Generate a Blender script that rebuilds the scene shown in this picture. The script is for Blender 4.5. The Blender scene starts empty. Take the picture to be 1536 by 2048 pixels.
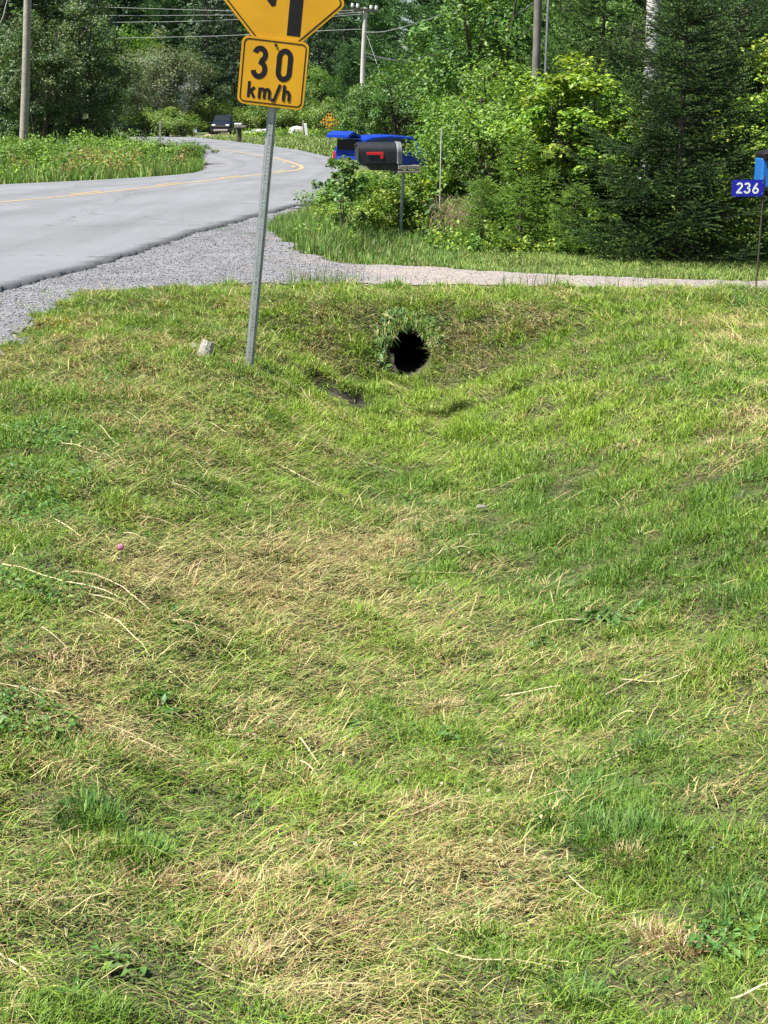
import bpy, math, random
import numpy as np
from mathutils import Vector, Matrix
R = math.radians
C = bpy.context.scene.collection
sc = bpy.context.scene

# ------------------------------------------------------------------ camera
F = 2900.0; EYE = 1.5
PITCH = math.atan((1024 - 235) / F)
cam = bpy.data.objects.new('camera', bpy.data.cameras.new('camera')); C.objects.link(cam)
cam.location = (0, 0, EYE); cam.rotation_euler = (math.pi/2 - PITCH, 0, 0)
cam.data.sensor_fit = 'VERTICAL'; cam.data.sensor_height = 36; cam.data.sensor_width = 27
cam.data.lens = F / 2048 * 36; cam.data.clip_end = 3000; cam.data.clip_start = .05
sc.camera = cam
sc.render.resolution_x = 768; sc.render.resolution_y = 1024
# ------------------------------------------------------------------ light
SUN = Vector((-0.80, -0.34, 0.0)).normalized(); EL = R(60)
w = bpy.data.worlds.new("World"); sc.world = w; w.use_nodes = True
nt = w.node_tree; bg = nt.nodes['Background']
sky = nt.nodes.new('ShaderNodeTexSky'); sky.sky_type = 'NISHITA'; sky.sun_disc = False
sky.sun_elevation = EL; sky.sun_rotation = math.atan2(SUN.x, SUN.y)
nt.links.new(sky.outputs[0], bg.inputs[0]); bg.inputs[1].default_value = .05
sl = bpy.data.lights.new('sun', 'SUN'); sl.energy = 5.0; sl.angle = R(.53); sl.color = (1, .955, .88)
so = bpy.data.objects.new('sun', sl); C.objects.link(so)
sd = Vector((SUN.x*math.cos(EL), SUN.y*math.cos(EL), math.sin(EL)))
so.rotation_euler = sd.to_track_quat('Z', 'Y').to_euler(); so.location = (0, 0, 40)
sc.view_settings.view_transform = 'Standard'; sc.view_settings.look = 'None'
sc.view_settings.exposure = 1.2; sc.view_settings.gamma = 1
sc.cycles.max_bounces = 6; sc.cycles.transparent_max_bounces = 6
sc.cycles.diffuse_bounces = 3; sc.cycles.glossy_bounces = 2

# ------------------------------------------------------------------ pixel / ground helpers
CP, SP = math.cos(PITCH), math.sin(PITCH)
def ray(px, py):
    a = (px - 768) / F; b = (1024 - py) / F
    return Vector((a, CP + b*SP, -SP + b*CP))
def P(px, py, Y):
    d = ray(px, py); return Vector((0, 0, EYE)) + d * (Y / d.y)
def A(px, py, z=0.0):
    d = ray(px, py); return Vector((0, 0, EYE)) + d * ((z - EYE) / d.z)
def proj(x, y, z):
    dz = z - EYE; dep = y*CP - dz*SP; up = y*SP + dz*CP
    return 768 + F*x/dep, 1024 - F*up/dep
def sm(t):
    t = np.clip(t, 0, 1); return t*t*(3 - 2*t)
_r = np.random.RandomState(5)
_ks = [(_r.normal(size=2), _r.uniform(0, 6.28)) for _ in range(40)]
def noise(x, y, s=1.0, n=10, o=0):
    v = 0
    for i in range(n):
        k, ph = _ks[(i + o) % 40]; kk = k / np.linalg.norm(k) * (1 + .25*(i % 5))
        v = v + np.sin((kk[0]*x + kk[1]*y) * 6.28 / s * .6 + ph)
    return v / math.sqrt(n) / 1.2

# road edges in the ground plane
RE = [A(*p) for p in [(0,575),(120,549),(250,511),(330,484),(400,462),(480,441),(560,419),(650,398),(690,372),(690,345),(662,316),(600,301),(540,292),(472,284),(400,276),(300,268.5),(200,265)]]
LE = [A(*p) for p in [(-200,379),(0,371),(160,363.5),(260,358),(320,354),(380,349),(440,340),(462,331),(452,323),(420,314),(370,304),(300,292),(225,273),(100,268)]]
d0 = (RE[3] - RE[0]).normalized(); l0 = (LE[2] - LE[0]).normalized()
RE = [RE[0] - d0*16] + RE + [Vector((-75, RE[-1].y + 25, 0))]
LE = [LE[0] - Vector((.22, 1, 0))*36] + LE + [Vector((-75, RE[-1].y + 8, 0))]
def fn(L):
    ys = np.array([p.y for p in L]); xs = np.array([p.x for p in L])
    o = np.argsort(ys); ys, xs = ys[o], xs[o]
    yy = np.linspace(ys[0], ys[-1], 900); xx = np.interp(yy, ys, xs)
    for _ in range(14):                                    # soften the corners of the polyline
        m = np.where(yy < 30, 1, 3)
        xx[1:-1] = .25*xx[:-2] + .5*xx[1:-1] + .25*xx[2:]
    return lambda y: np.interp(y, yy, xx)
xR, xL = fn(RE), fn(LE)
CUL = (0.205, 11.72); PR = .185; PC = (CUL[0], -.405)                       # culvert mouth
PITS = []
def H(x, y):
    x = np.asarray(x, float); y = np.asarray(y, float)
    dr = x - xR(y)
    # ditch
    xs = xR(y) + 1.15; xc = .22
    zb = np.interp(y, [-5, 0, 2, 5, 8, 11.3], [-.16, -.2, -.26, -.46, -.58, -.62])
    tl = .78*sm((xc - .1 - x)/1.45) + .22*sm((xc - x) / np.maximum(xc - xs, .5)); tr = .85*sm((x - xc - .15) / 1.75) + .15*sm((x - xc)/4)
    zd = zb + tl*(-.03 - zb) + tr*(-.06 - zb)
    zdrv = -.03 - .022*np.clip(y - 13.3, 0, 3.2)*sm((x - xs)/1.6) - .022*np.clip(x, 0, 4.5)*sm((y - 13)/3)
    notch = .42 * np.exp(-((x - CUL[0])/.26)**2)
    bank = sm((y - 11.35 - notch) / (1.35 - 1.15*notch))
    z = np.where(x < xs, -.03, zd*(1 - bank) + zdrv*bank)
    # land beyond the driveway falls away to the right of the road
    fall = sm((y - 19)/28) * sm(dr/3.5) * (1 - sm((y - 75)/35))
    z = z - .85*fall
    inside = (x > xL(y) - .3) & (x < xR(y) + .35)
    bump = .018*noise(x, y, 1.1) + (.016*noise(x, y, .38, o=7) + .009*noise(x, y, .17, o=19))*(y < 16)
    off = np.minimum(np.abs(x - xL(y)), np.abs(x - xR(y)))
    z = z + np.where(inside, 0, bump*sm((off - .3)/.8)*np.where((y > 12.9) & (y < 16.6), .25, 1))
    z = z + np.where(~inside & (x < 0), .05*sm((off-.6)/2)*sm((y-17)/3), 0)
    z = z + .055*np.clip(y - 165, 0, 260)
    for (a, b, r, dpt) in PITS:
        z = z - dpt*np.exp(-(((x - a)/r)**2 + ((y - b)/(r*2))**2)**2)
    return z
def G(px, py):
    d = ray(px, py); lo = 1.0
    for Y in np.concatenate([np.arange(1.8, 20, .02), np.arange(20, 200, .2)]):
        p = Vector((0, 0, EYE)) + d*(Y/d.y)
        if p.z <= float(H(p.x, p.y)): return p
    return p
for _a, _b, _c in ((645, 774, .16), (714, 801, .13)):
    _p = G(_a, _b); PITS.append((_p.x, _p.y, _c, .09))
def X(px, Y): return (px - 768)/F*(Y*CP + 1.4*SP)

# ------------------------------------------------------------------ materials
def mat(name, col, rough=.6, metal=0, noise_amt=0, nscale=8, bump=0, bscale=60, col2=None, spec=.5):
    m = bpy.data.materials.new(name); m.use_nodes = True; t = m.node_tree; b = t.nodes['Principled BSDF']
    b.inputs['Base Color'].default_value = (*col, 1); b.inputs['Roughness'].default_value = rough
    b.inputs['Metallic'].default_value = metal; b.inputs['Specular IOR Level'].default_value = spec
    tc = t.nodes.new('ShaderNodeTexCoord')
    if noise_amt or col2:
        n = t.nodes.new('ShaderNodeTexNoise'); n.inputs['Scale'].default_value = nscale; n.inputs['Detail'].default_value = 8
        n.inputs['Roughness'].default_value = .65
        t.links.new(tc.outputs['Object'], n.inputs['Vector'])
        mx = t.nodes.new('ShaderNodeMix'); mx.data_type = 'RGBA'
        r = t.nodes.new('ShaderNodeMapRange'); r.inputs[1].default_value = .35; r.inputs[2].default_value = .65
        t.links.new(n.outputs['Fac'], r.inputs[0]); t.links.new(r.outputs[0], mx.inputs[0])
        c2 = col2 or tuple(c*(1 - noise_amt) for c in col)
        mx.inputs[6].default_value = (*col, 1); mx.inputs[7].default_value = (*c2, 1)
        t.links.new(mx.outputs[2], b.inputs['Base Color'])
    if bump:
        n = t.nodes.new('ShaderNodeTexNoise'); n.inputs['Scale'].default_value = bscale; n.inputs['Detail'].default_value = 6
        t.links.new(tc.outputs['Object'], n.inputs['Vector'])
        bp = t.nodes.new('ShaderNodeBump'); bp.inputs['Strength'].default_value = bump; bp.inputs['Distance'].default_value = .02
        t.links.new(n.outputs['Fac'], bp.inputs['Height']); t.links.new(bp.outputs[0], b.inputs['Normal'])
    return m
def leaf_mat(name, rough=.5, trans=.3, spec=.35, tint=(1.1, 1.25, .5)):
    m = bpy.data.materials.new(name); m.use_nodes = True; t = m.node_tree; b = t.nodes['Principled BSDF']
    a = t.nodes.new('ShaderNodeAttribute'); a.attribute_name = 'col'
    b.inputs['Roughness'].default_value = rough; b.inputs['Specular IOR Level'].default_value = spec
    t.links.new(a.outputs['Color'], b.inputs['Base Color'])
    tr = t.nodes.new('ShaderNodeBsdfTranslucent'); mu = t.nodes.new('ShaderNodeMix'); mu.data_type = 'RGBA'; mu.blend_type = 'MULTIPLY'
    mu.inputs[0].default_value = 1; mu.inputs[7].default_value = (*tint, 1); t.links.new(a.outputs['Color'], mu.inputs[6])
    t.links.new(mu.outputs[2], tr.inputs['Color'])
    ms = t.nodes.new('ShaderNodeMixShader'); ms.inputs[0].default_value = trans
    t.links.new(b.outputs[0], ms.inputs[1]); t.links.new(tr.outputs[0], ms.inputs[2])
    t.links.new(ms.outputs[0], t.nodes['Material Output'].inputs['Surface'])
    return m
M = {}
M['leaf'] = leaf_mat('leaf'); M['needle'] = leaf_mat('needle', .6, .15, .25)
M['grass'] = leaf_mat('grass', .5, .17, .3); M['straw'] = leaf_mat('straw', .5, .15, .4, (1, .95, .7))
M['stone'] = leaf_mat('stone', .85, 0, .3)
M['bark'] = mat('bark', (.12, .095, .075), .9, 0, .5, 10, .6, 40)
M['pale_bark'] = mat('pale_bark', (.3, .28, .25), .9, 0, .4, 10, .5, 40)
M['pole'] = mat('pole', (.34, .31, .26), .9, 0, .35, 6, .5, 30)
M['galv'] = mat('galv', (.42, .45, .47), .5, .45, .25, 30, .15, 80)
M['yellow'] = mat('yellow', (.66, .335, .003), .45, 0, .14, 3.5, .06, 300)
M['black'] = mat('black', (.008, .008, .01), .6, spec=.25)
M['red'] = mat('red', (.75, .02, .025), .4)
M['mbox'] = mat('mailbox_black', (.018, .019, .024), .48, 0, .4, 9, .1, 30)
M['mgrey'] = mat('mailbox_grey', (.2, .21, .22), .6, 0, .35, 12)
M['wood'] = mat('weathered_wood', (.24, .22, .19), .85, 0, .45, 14, .5, 50)
M['dwood'] = mat('dark_wood', (.07, .065, .055), .85, 0, .45, 14, .5, 50)
M['signblue'] = mat('sign_blue', (.01, .015, .42), .4, 0, .1, 20)
M['white'] = mat('white', (.8, .8, .8), .5)
M['carblue'] = mat('car_blue', (.006, .038, .36), .3, .1, 0); M['carblack'] = mat('car_black', (.012, .018, .03), .25, .1)
M['glass'] = mat('dark_glass', (.015, .02, .025), .08, 0, spec=.8)
M['tyre'] = mat('tyre', (.02, .02, .02), .9); M['rim'] = mat('rim', (.5, .5, .52), .3, .8)
M['chrome'] = mat('chrome', (.6, .6, .62), .25, .8); M['lamp'] = mat('lamp', (.75, .77, .8), .2)
M['redlamp'] = mat('redlamp', (.4, .01, .01), .3)
M['siding'] = mat('siding', (.6, .62, .64), .7, 0, .15, 3); M['roof'] = mat('roof', (.1, .1, .11), .9, 0, .3, 5)
M['bin'] = mat('bin_blue', (.01, .13, .42), .45, 0, .1, 9)
M['rust'] = mat('rust', (.09, .07, .055), .8, .3, .4, 40)
M['soil'] = mat('soil', (.035, .026, .018), .95, 0, .4, 30)

# asphalt
def asphalt():
    m = mat('asphalt', (.30, .31, .335), .85, 0, 0, 1, .35, 160); t = m.node_tree; b = t.nodes['Principled BSDF']
    tc = t.nodes['Texture Coordinate']
    def nz(s, d, lo, hi, vec=None):
        n = t.nodes.new('ShaderNodeTexNoise'); n.inputs['Scale'].default_value = s; n.inputs['Detail'].default_value = d; n.inputs['Roughness'].default_value = .7
        t.links.new(vec or tc.outputs['Object'], n.inputs['Vector']); r = t.nodes.new('ShaderNodeMapRange')
        r.inputs[1].default_value = .3; r.inputs[2].default_value = .7; r.inputs[3].default_value = lo; r.inputs[4].default_value = hi
        t.links.new(n.outputs['Fac'], r.inputs[0]); return r.outputs[0]
    mp = t.nodes.new('ShaderNodeMapping'); mp.inputs['Rotation'].default_value = (0, 0, R(12)); mp.inputs['Scale'].default_value = (2.2, .12, 1)
    t.links.new(tc.outputs['Object'], mp.inputs[0])
    a = nz(45, 6, .78, 1.2); c = nz(.35, 5, .86, 1.12); e = nz(.8, 4, .88, 1.1, mp.outputs[0])
    m1 = t.nodes.new('ShaderNodeMath'); m1.operation = 'MULTIPLY'; t.links.new(a, m1.inputs[0]); t.links.new(c, m1.inputs[1])
    m2 = t.nodes.new('ShaderNodeMath'); m2.operation = 'MULTIPLY'; t.links.new(m1.outputs[0], m2.inputs[0]); t.links.new(e, m2.inputs[1])
    vm = t.nodes.new('ShaderNodeVectorMath'); vm.operation = 'SCALE'; vm.inputs[0].default_value = (.168, .176, .190)
    at = t.nodes.new('ShaderNodeAttribute'); at.attribute_name = 'col'
    m3 = t.nodes.new('ShaderNodeMath'); m3.operation = 'MULTIPLY'; t.links.new(m2.outputs[0], m3.inputs[0]); t.links.new(at.outputs['Fac'], m3.inputs[1])
    nw_ = t.nodes.new('ShaderNodeTexNoise'); nw_.inputs['Scale'].default_value = 1.3; nw_.inputs['Detail'].default_value = 5; t.links.new(tc.outputs['Object'], nw_.inputs['Vector'])
    va = t.nodes.new('ShaderNodeVectorMath'); va.operation = 'ADD'; t.links.new(tc.outputs['Object'], va.inputs[0]); t.links.new(nw_.outputs['Color'], va.inputs[1])
    vo = t.nodes.new('ShaderNodeTexVoronoi'); vo.feature = 'DISTANCE_TO_EDGE'; vo.inputs['Scale'].default_value = .22; t.links.new(va.outputs[0], vo.inputs['Vector'])
    rc = t.nodes.new('ShaderNodeMapRange'); rc.inputs[1].default_value = 0; rc.inputs[2].default_value = .006; rc.inputs[3].default_value = .55; rc.inputs[4].default_value = 1; t.links.new(vo.outputs['Distance'], rc.inputs[0])
    m4 = t.nodes.new('ShaderNodeMath'); m4.operation = 'MULTIPLY'; t.links.new(m3.outputs[0], m4.inputs[0]); t.links.new(rc.outputs[0], m4.inputs[1])
    t.links.new(m4.outputs[0], vm.inputs['Scale']); t.links.new(vm.outputs[0], b.inputs['Base Color'])
    return m
M['asphalt'] = asphalt()
M['linepaint'] = mat('line_paint', (.46, .29, .08), .85, 0, 0, 5, col2=(.25, .22, .17))
def gravel(name, c1, c2, c3, patch):
    m = mat(name, c1, .9, 0, 0, 1, .9, 70); t = m.node_tree; b = t.nodes['Principled BSDF']; tc = t.nodes['Texture Coordinate']
    v = t.nodes.new('ShaderNodeTexVoronoi'); v.inputs['Scale'].default_value = 55; t.links.new(tc.outputs['Object'], v.inputs['Vector'])
    sp = t.nodes.new('ShaderNodeSeparateColor'); t.links.new(v.outputs['Color'], sp.inputs[0])
    mx = t.nodes.new('ShaderNodeMix'); mx.data_type = 'RGBA'; t.links.new(sp.outputs[0], mx.inputs[0])
    mx.inputs[6].default_value = (*c1, 1); mx.inputs[7].default_value = (*c2, 1)
    n = t.nodes.new('ShaderNodeTexNoise'); n.inputs['Scale'].default_value = patch; n.inputs['Detail'].default_value = 6
    t.links.new(tc.outputs['Object'], n.inputs['Vector']); r = t.nodes.new('ShaderNodeMapRange'); r.inputs[1].default_value = .42; r.inputs[2].default_value = .6
    t.links.new(n.outputs['Fac'], r.inputs[0]); m2 = t.nodes.new('ShaderNodeMix'); m2.data_type = 'RGBA'
    t.links.new(r.outputs[0], m2.inputs[0]); t.links.new(mx.outputs[2], m2.inputs[6]); m2.inputs[7].default_value = (*c3, 1)
    t.links.new(m2.outputs[2], b.inputs['Base Color']); return m
M['gravel'] = gravel('gravel', (.09, .095, .11), (.29, .295, .315), (.15, .15, .165), 1.6)
def two_tone(m):                                           # grey crusher stone on the shoulder, pinkish packed grit further along the drive
    t = m.node_tree; b = t.nodes['Principled BSDF']; src = b.inputs['Base Color'].links[0].from_socket; tc = t.nodes['Texture Coordinate']
    sx = t.nodes.new('ShaderNodeSeparateXYZ'); t.links.new(tc.outputs['Object'], sx.inputs[0])
    n = t.nodes.new('ShaderNodeTexNoise'); n.inputs['Scale'].default_value = 1.6; n.inputs['Detail'].default_value = 7; t.links.new(tc.outputs['Object'], n.inputs['Vector'])
    ma = t.nodes.new('ShaderNodeMath'); ma.operation = 'MULTIPLY_ADD'; ma.inputs[1].default_value = 3.2; t.links.new(n.outputs['Fac'], ma.inputs[0]); t.links.new(sx.outputs[0], ma.inputs[2])
    r_ = t.nodes.new('ShaderNodeMapRange'); r_.inputs[1].default_value = .3; r_.inputs[2].default_value = 1.9; t.links.new(ma.outputs[0], r_.inputs[0])
    n2 = t.nodes.new('ShaderNodeTexNoise'); n2.inputs['Scale'].default_value = 26; n2.inputs['Detail'].default_value = 9; n2.inputs['Roughness'].default_value = .8; t.links.new(tc.outputs['Object'], n2.inputs['Vector'])
    cr = t.nodes.new('ShaderNodeValToRGB'); cr.color_ramp.elements[0].position = .36; cr.color_ramp.elements[0].color = (.17, .15, .14, 1); cr.color_ramp.elements[1].position = .62; cr.color_ramp.elements[1].color = (.40, .345, .31, 1); t.links.new(n2.outputs['Fac'], cr.inputs[0])
    mx = t.nodes.new('ShaderNodeMix'); mx.data_type = 'RGBA'; t.links.new(r_.outputs[0], mx.inputs[0]); t.links.new(src, mx.inputs[6]); t.links.new(cr.outputs[0], mx.inputs[7]); t.links.new(mx.outputs[2], b.inputs['Base Color'])
two_tone(M['gravel'])
def terrain_mat():
    m = mat('ground', (.06, .07, .03), .95, 0, 0, 1, .6, 30); t = m.node_tree; b = t.nodes['Principled BSDF']; tc = t.nodes['Texture Coordinate']
    a = t.nodes.new('ShaderNodeAttribute'); a.attribute_name = 'col'
    n = t.nodes.new('ShaderNodeTexNoise'); n.inputs['Scale'].default_value = 9; n.inputs['Detail'].default_value = 10; n.inputs['Roughness'].default_value = .75
    t.links.new(tc.outputs['Object'], n.inputs['Vector']); r = t.nodes.new('ShaderNodeMapRange'); r.inputs[1].default_value = .3; r.inputs[2].default_value = .7; r.inputs[3].default_value = .6; r.inputs[4].default_value = 1.5
    t.links.new(n.outputs['Fac'], r.inputs[0]); vm = t.nodes.new('ShaderNodeVectorMath'); vm.operation = 'SCALE'
    t.links.new(a.outputs['Color'], vm.inputs[0]); t.links.new(r.outputs[0], vm.inputs['Scale']); t.links.new(vm.outputs[0], b.inputs['Base Color']); return m
M['ground'] = terrain_mat()

# ------------------------------------------------------------------ mesh helpers
def tag(o, label=None, cat=None, group=None, kind=None):
    if label: o['label'] = label
    if cat: o['category'] = cat
    if group: o['group'] = group
    if kind: o['kind'] = kind
    return o
def link(name, me, m, parent=None):
    o = bpy.data.objects.new(name, me); C.objects.link(o)
    if m: me.materials.append(m)
    if parent: o.parent = parent
    return o
def npmesh(name, V, faces, m, parent=None, col=None, smooth=False):
    """faces: list of int arrays (n,3) or (n,4)"""
    me = bpy.data.meshes.new(name); V = np.asarray(V, np.float32)
    me.vertices.add(len(V)); me.vertices.foreach_set('co', V.ravel())
    li = np.concatenate([f.ravel() for f in faces]).astype(np.int32)
    tot = np.concatenate([np.full(len(f), f.shape[1]) for f in faces]).astype(np.int32)
    st = np.concatenate([[0], np.cumsum(tot)[:-1]]).astype(np.int32)
    me.loops.add(len(li)); me.loops.foreach_set('vertex_index', li)
    me.polygons.add(len(tot)); me.polygons.foreach_set('loop_start', st)
    try: me.polygons.foreach_set('loop_total', tot)
    except Exception: pass
    me.update(calc_edges=True)
    if col is not None:
        at = me.color_attributes.new('col', 'FLOAT_COLOR', 'POINT')
        c = np.ones((len(V), 4), np.float32); c[:, :3] = np.clip(col, 0, 1); at.data.foreach_set('color', c.ravel())
    if smooth: me.polygons.foreach_set('use_smooth', np.ones(len(tot), bool))
    return link(name, me, m, parent)
class MB:
    def __init__(s): s.V = []; s.F = []
    def add(s, V, Fc):
        n = len(s.V); s.V += [tuple(v) for v in V]; s.F += [tuple(i + n for i in f) for f in Fc]; return s
    def box(s, c, d, rot=None, bev=0):
        x, y, z = [k/2 for k in d]; b = min(bev, x*.9, y*.9, z*.9)
        if b <= 0:
            V = [Vector((i*x, j*y, k*z)) for i in (-1, 1) for j in (-1, 1) for k in (-1, 1)]
            Fc = [(0,1,3,2),(4,6,7,5),(0,4,5,1),(2,3,7,6),(0,2,6,4),(1,5,7,3)]
        else:                                             # chamfered box
            V = []; idx = {}
            for i in (-1, 1):
                for j in (-1, 1):
                    for k in (-1, 1):
                        for a in range(3):
                            v = [i*(x - b), j*(y - b), k*(z - b)]; v[a] = (i*x, j*y, k*z)[a]
                            idx[(i, j, k, a)] = len(V); V.append(Vector(v))
            Fc = []
            for a in range(3):
                o1, o2 = [q for q in range(3) if q != a]
                for sg in (-1, 1):
                    f = []
                    for (p, q) in ((-1,-1),(1,-1),(1,1),(-1,1)):
                        t = [0, 0, 0]; t[a] = sg; t[o1] = p; t[o2] = q; f.append(idx[(*t, a)])
                    Fc.append(f)
                for p in (-1, 1):
                    for q in (-1, 1):
                        t1 = [0,0,0]; t1[o1] = p; t1[o2] = q; t1[a] = -1; t2 = list(t1); t2[a] = 1
                        Fc.append((idx[(*t1, o1)], idx[(*t2, o1)], idx[(*t2, o2)], idx[(*t1, o2)]))
            for i in (-1, 1):
                for j in (-1, 1):
                    for k in (-1, 1): Fc.append(tuple(idx[(i, j, k, a)] for a in range(3)))
        c = Vector(c); V = [(rot @ v if rot else v) + c for v in V]
        return s.add(V, Fc)
    def tube(s, pts, rad, n=8, cap=True):
        pts = [Vector(p) for p in pts]; V = []; Fc = []
        if not hasattr(rad, '__len__'): rad = [rad]*len(pts)
        up = None
        for i, p in enumerate(pts):
            d = (pts[min(i+1, len(pts)-1)] - pts[max(i-1, 0)]).normalized()
            if up is None: up = d.orthogonal().normalized()
            up = (up - d*up.dot(d)).normalized(); sd_ = d.cross(up)
            for k in range(n):
                a = 2*math.pi*k/n; V.append(p + (up*math.cos(a) + sd_*math.sin(a))*rad[i])
        for i in range(len(pts)-1):
            for k in range(n): Fc.append((i*n+k, i*n+(k+1) % n, (i+1)*n+(k+1) % n, (i+1)*n+k))
        if cap: Fc += [tuple(range(n))[::-1], tuple((len(pts)-1)*n+k for k in range(n))]
        return s.add(V, Fc)
    def build(s, name, m, parent=None, smooth=False):
        me = bpy.data.meshes.new(name); me.from_pydata([tuple(v) for v in s.V], [], s.F); me.update()
        import bmesh
        bm = bmesh.new(); bm.from_mesh(me); bmesh.ops.recalc_face_normals(bm, faces=bm.faces); bm.to_mesh(me); bm.free()
        if smooth:
            me.polygons.foreach_set('use_smooth', [True]*len(me.polygons))
            try: me.set_sharp_from_angle(angle=R(38))
            except Exception: pass
        return link(name, me, m, parent)
def empty(name, loc, rot=(0, 0, 0)):
    o = bpy.data.objects.new(name, None); C.objects.link(o); o.location = loc; o.rotation_euler = rot; o.empty_display_size = .2; return o
def copy_tree(o, loc, rz=0, s=(1, 1, 1)):
    def rec(q, par):
        c = q.copy(); C.objects.link(c)
        if par: c.parent = par
        for ch in q.children: rec(ch, c)
        return c
    r = rec(o, None); r.location = loc; r.rotation_euler = (0, 0, rz); r.scale = s
    return r
def inpoly(x, y, poly):
    r = np.zeros(x.shape, bool); n = len(poly)
    for i in range(n):
        x1, y1 = poly[i]; x2, y2 = poly[(i+1) % n]
        if y1 == y2: continue
        c = ((y1 > y) != (y2 > y)) & (x < (x2 - x1)*(y - y1)/(y2 - y1) + x1); r ^= c
    return r

# ------------------------------------------------------------------ setting: ground, road, gravel
GP = [(-400,760),(0,712),(50,668),(105,628),(180,592),(300,584),(480,573),(700,571),(1000,576),(1300,580),(1536,583),(1800,586),(1800,552),(1536,548),(1200,542),(1000,533),(800,524),(690,520),(630,512),(600,498),(560,478),(535,462),(560,440),(600,418),(640,404),(700,372),(-400,560)]
def gp_world(p):
    q = A(p[0], p[1], -.05); return (q.x, q.y)
GPOLY = [gp_world(p) for p in GP]
GPOLY[11] = (GPOLY[10][0] + 3, GPOLY[10][1] + .1); GPOLY[12] = (GPOLY[13][0] + 3, GPOLY[13][1] - .2)
def gravelmask(x, y):
    jx = .09*noise(x, y, .5, o=3) + .05*noise(x, y, .13, o=11); jy = .11*noise(x, y, .6, o=13) + .05*noise(x, y, .15, o=21)
    g = inpoly(x + jx, y + jy, GPOLY)
    g |= (x > xR(y) - .1) & (x < xR(y) + .95 + jx) & (y < 10.5)          # road shoulder beside the ditch
    return g
PULL = [(p.x, p.y) for p in [A(*q) for q in [(300,361),(345,351),(395,343),(405,337),(408,326),(400,316),(385,308),(450,318),(480,331),(455,345),(390,352)]]]

xs_ = np.unique(np.concatenate([-np.geomspace(9, 900, 34)[::-1], np.arange(-9, -5.6, .2), np.arange(-5.6, 4.2, .045), np.arange(-.06, .5, .018), np.arange(4.2, 9, .2), np.geomspace(9, 900, 34)]))
ys_ = np.unique(np.concatenate([-np.geomspace(1, 300, 10)[::-1], np.arange(-.8, 2, .2), np.arange(2, 13.6, .045), np.arange(11.6, 12.7, .02), np.arange(13.6, 24, .06), np.arange(24, 80, .8), np.geomspace(80, 1500, 60)]))
gx, gy = np.meshgrid(xs_, ys_); gz = H(gx, gy)
px_, py_ = proj(gx, np.maximum(gy, .5), gz)
nx, ny = len(xs_), len(ys_)
idx = np.arange(nx*ny).reshape(ny, nx)
Q = np.stack([idx[:-1, :-1], idx[:-1, 1:], idx[1:, 1:], idx[1:, :-1]], -1).reshape(-1, 4)
Vt = np.stack([gx.ravel(), gy.ravel(), gz.ravel()], 1)

fc = Vt[Q].mean(1)
ca_ = np.arctan2(fc[:, 2]-PC[1], fc[:, 0]-PC[0]); keep = ~(((fc[:, 0]-PC[0])**2/PR**2 + (fc[:, 2]-PC[1])**2/(PR*.95)**2 < .84 + .14*np.sin(3*ca_ + 1.2) - .25*(ca_ < -2.2)) & (fc[:, 1] > 11.4) & (fc[:, 1] < 12.5))
tc_ = np.zeros((nx*ny, 3))
nn = noise(Vt[:, 0], Vt[:, 1], 6)[:, None]
tc_[:] = np.where(nn > .2, (.07, .10, .03), (.085, .105, .035))
near = (Vt[:, 1] < 19)[:, None]; tc_ = np.where(near, np.array((.06, .058, .025)), tc_)
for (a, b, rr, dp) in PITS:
    tc_ = np.where((((Vt[:, 0]-a)/rr)**2 + ((Vt[:, 1]-b)/rr/2)**2 < 1.5)[:, None], np.array((.014, .011, .008)), tc_)  # shade of the hollows painted into the ground colour as near-black
tc_ = np.where((gravelmask(Vt[:, 0], Vt[:, 1]) & (Vt[:, 1] > 2) & (Vt[:, 1] < 30))[:, None], np.array((.24, .24, .25)), tc_)
tc_ = np.where((Vt[:, 1] > 165)[:, None], np.array((.02, .03, .012)), tc_)
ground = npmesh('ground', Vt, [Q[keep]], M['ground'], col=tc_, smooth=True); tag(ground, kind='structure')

# road strip
rs0 = np.random.RandomState(77)
yy = np.concatenate([np.arange(-4, 7, .35), np.arange(7, 30, .06), np.arange(30, 70, .35), np.linspace(70, RE[-1].y, 90)])
nc = 56; V = []
lo_j = .05*noise(yy, yy*0, .9) + .03*noise(yy, yy*0 + 3, .3, o=8) + .014*noise(yy, yy*0 + 1, .09, o=18) + rs0.uniform(-.012, .012, len(yy))*(yy < 30)
for k in range(nc + 1):
    t = k/nc; V.append(np.stack([xL(yy)*(1-t) + (xR(yy) + lo_j)*t, yy, np.full_like(yy, .024)], 1))
V = np.stack(V, 1)
n1 = len(yy)
skirt = V[:, -1].copy(); skirt[:, 2] = -.05; skirt[:, 0] += .02
skl = V[:, 0].copy(); skl[:, 2] = -.05
V = np.concatenate([skl[:, None], V, skirt[:, None]], 1); k = V.shape[1]
idx = np.arange(n1*k).reshape(n1, k)
Q = np.stack([idx[:-1, :-1], idx[:-1, 1:], idx[1:, 1:], idx[1:, :-1]], -1).reshape(-1, 4)
tt = np.concatenate([[0], np.linspace(0, 1, nc+1), [1]])
wear = 1 - .13*sum(np.exp(-((tt - c)/.035)**2) for c in (.12, .38, .62, .86)) + .05*np.exp(-((tt-.5)/.06)**2) - .25*(tt > .999)
wr_ = np.repeat(np.tile(wear, (n1, 1)).reshape(-1, 1), 3, 1)
road = npmesh('road', V.reshape(-1, 3), [Q], M['asphalt'], col=wr_); tag(road, kind='structure')
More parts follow.
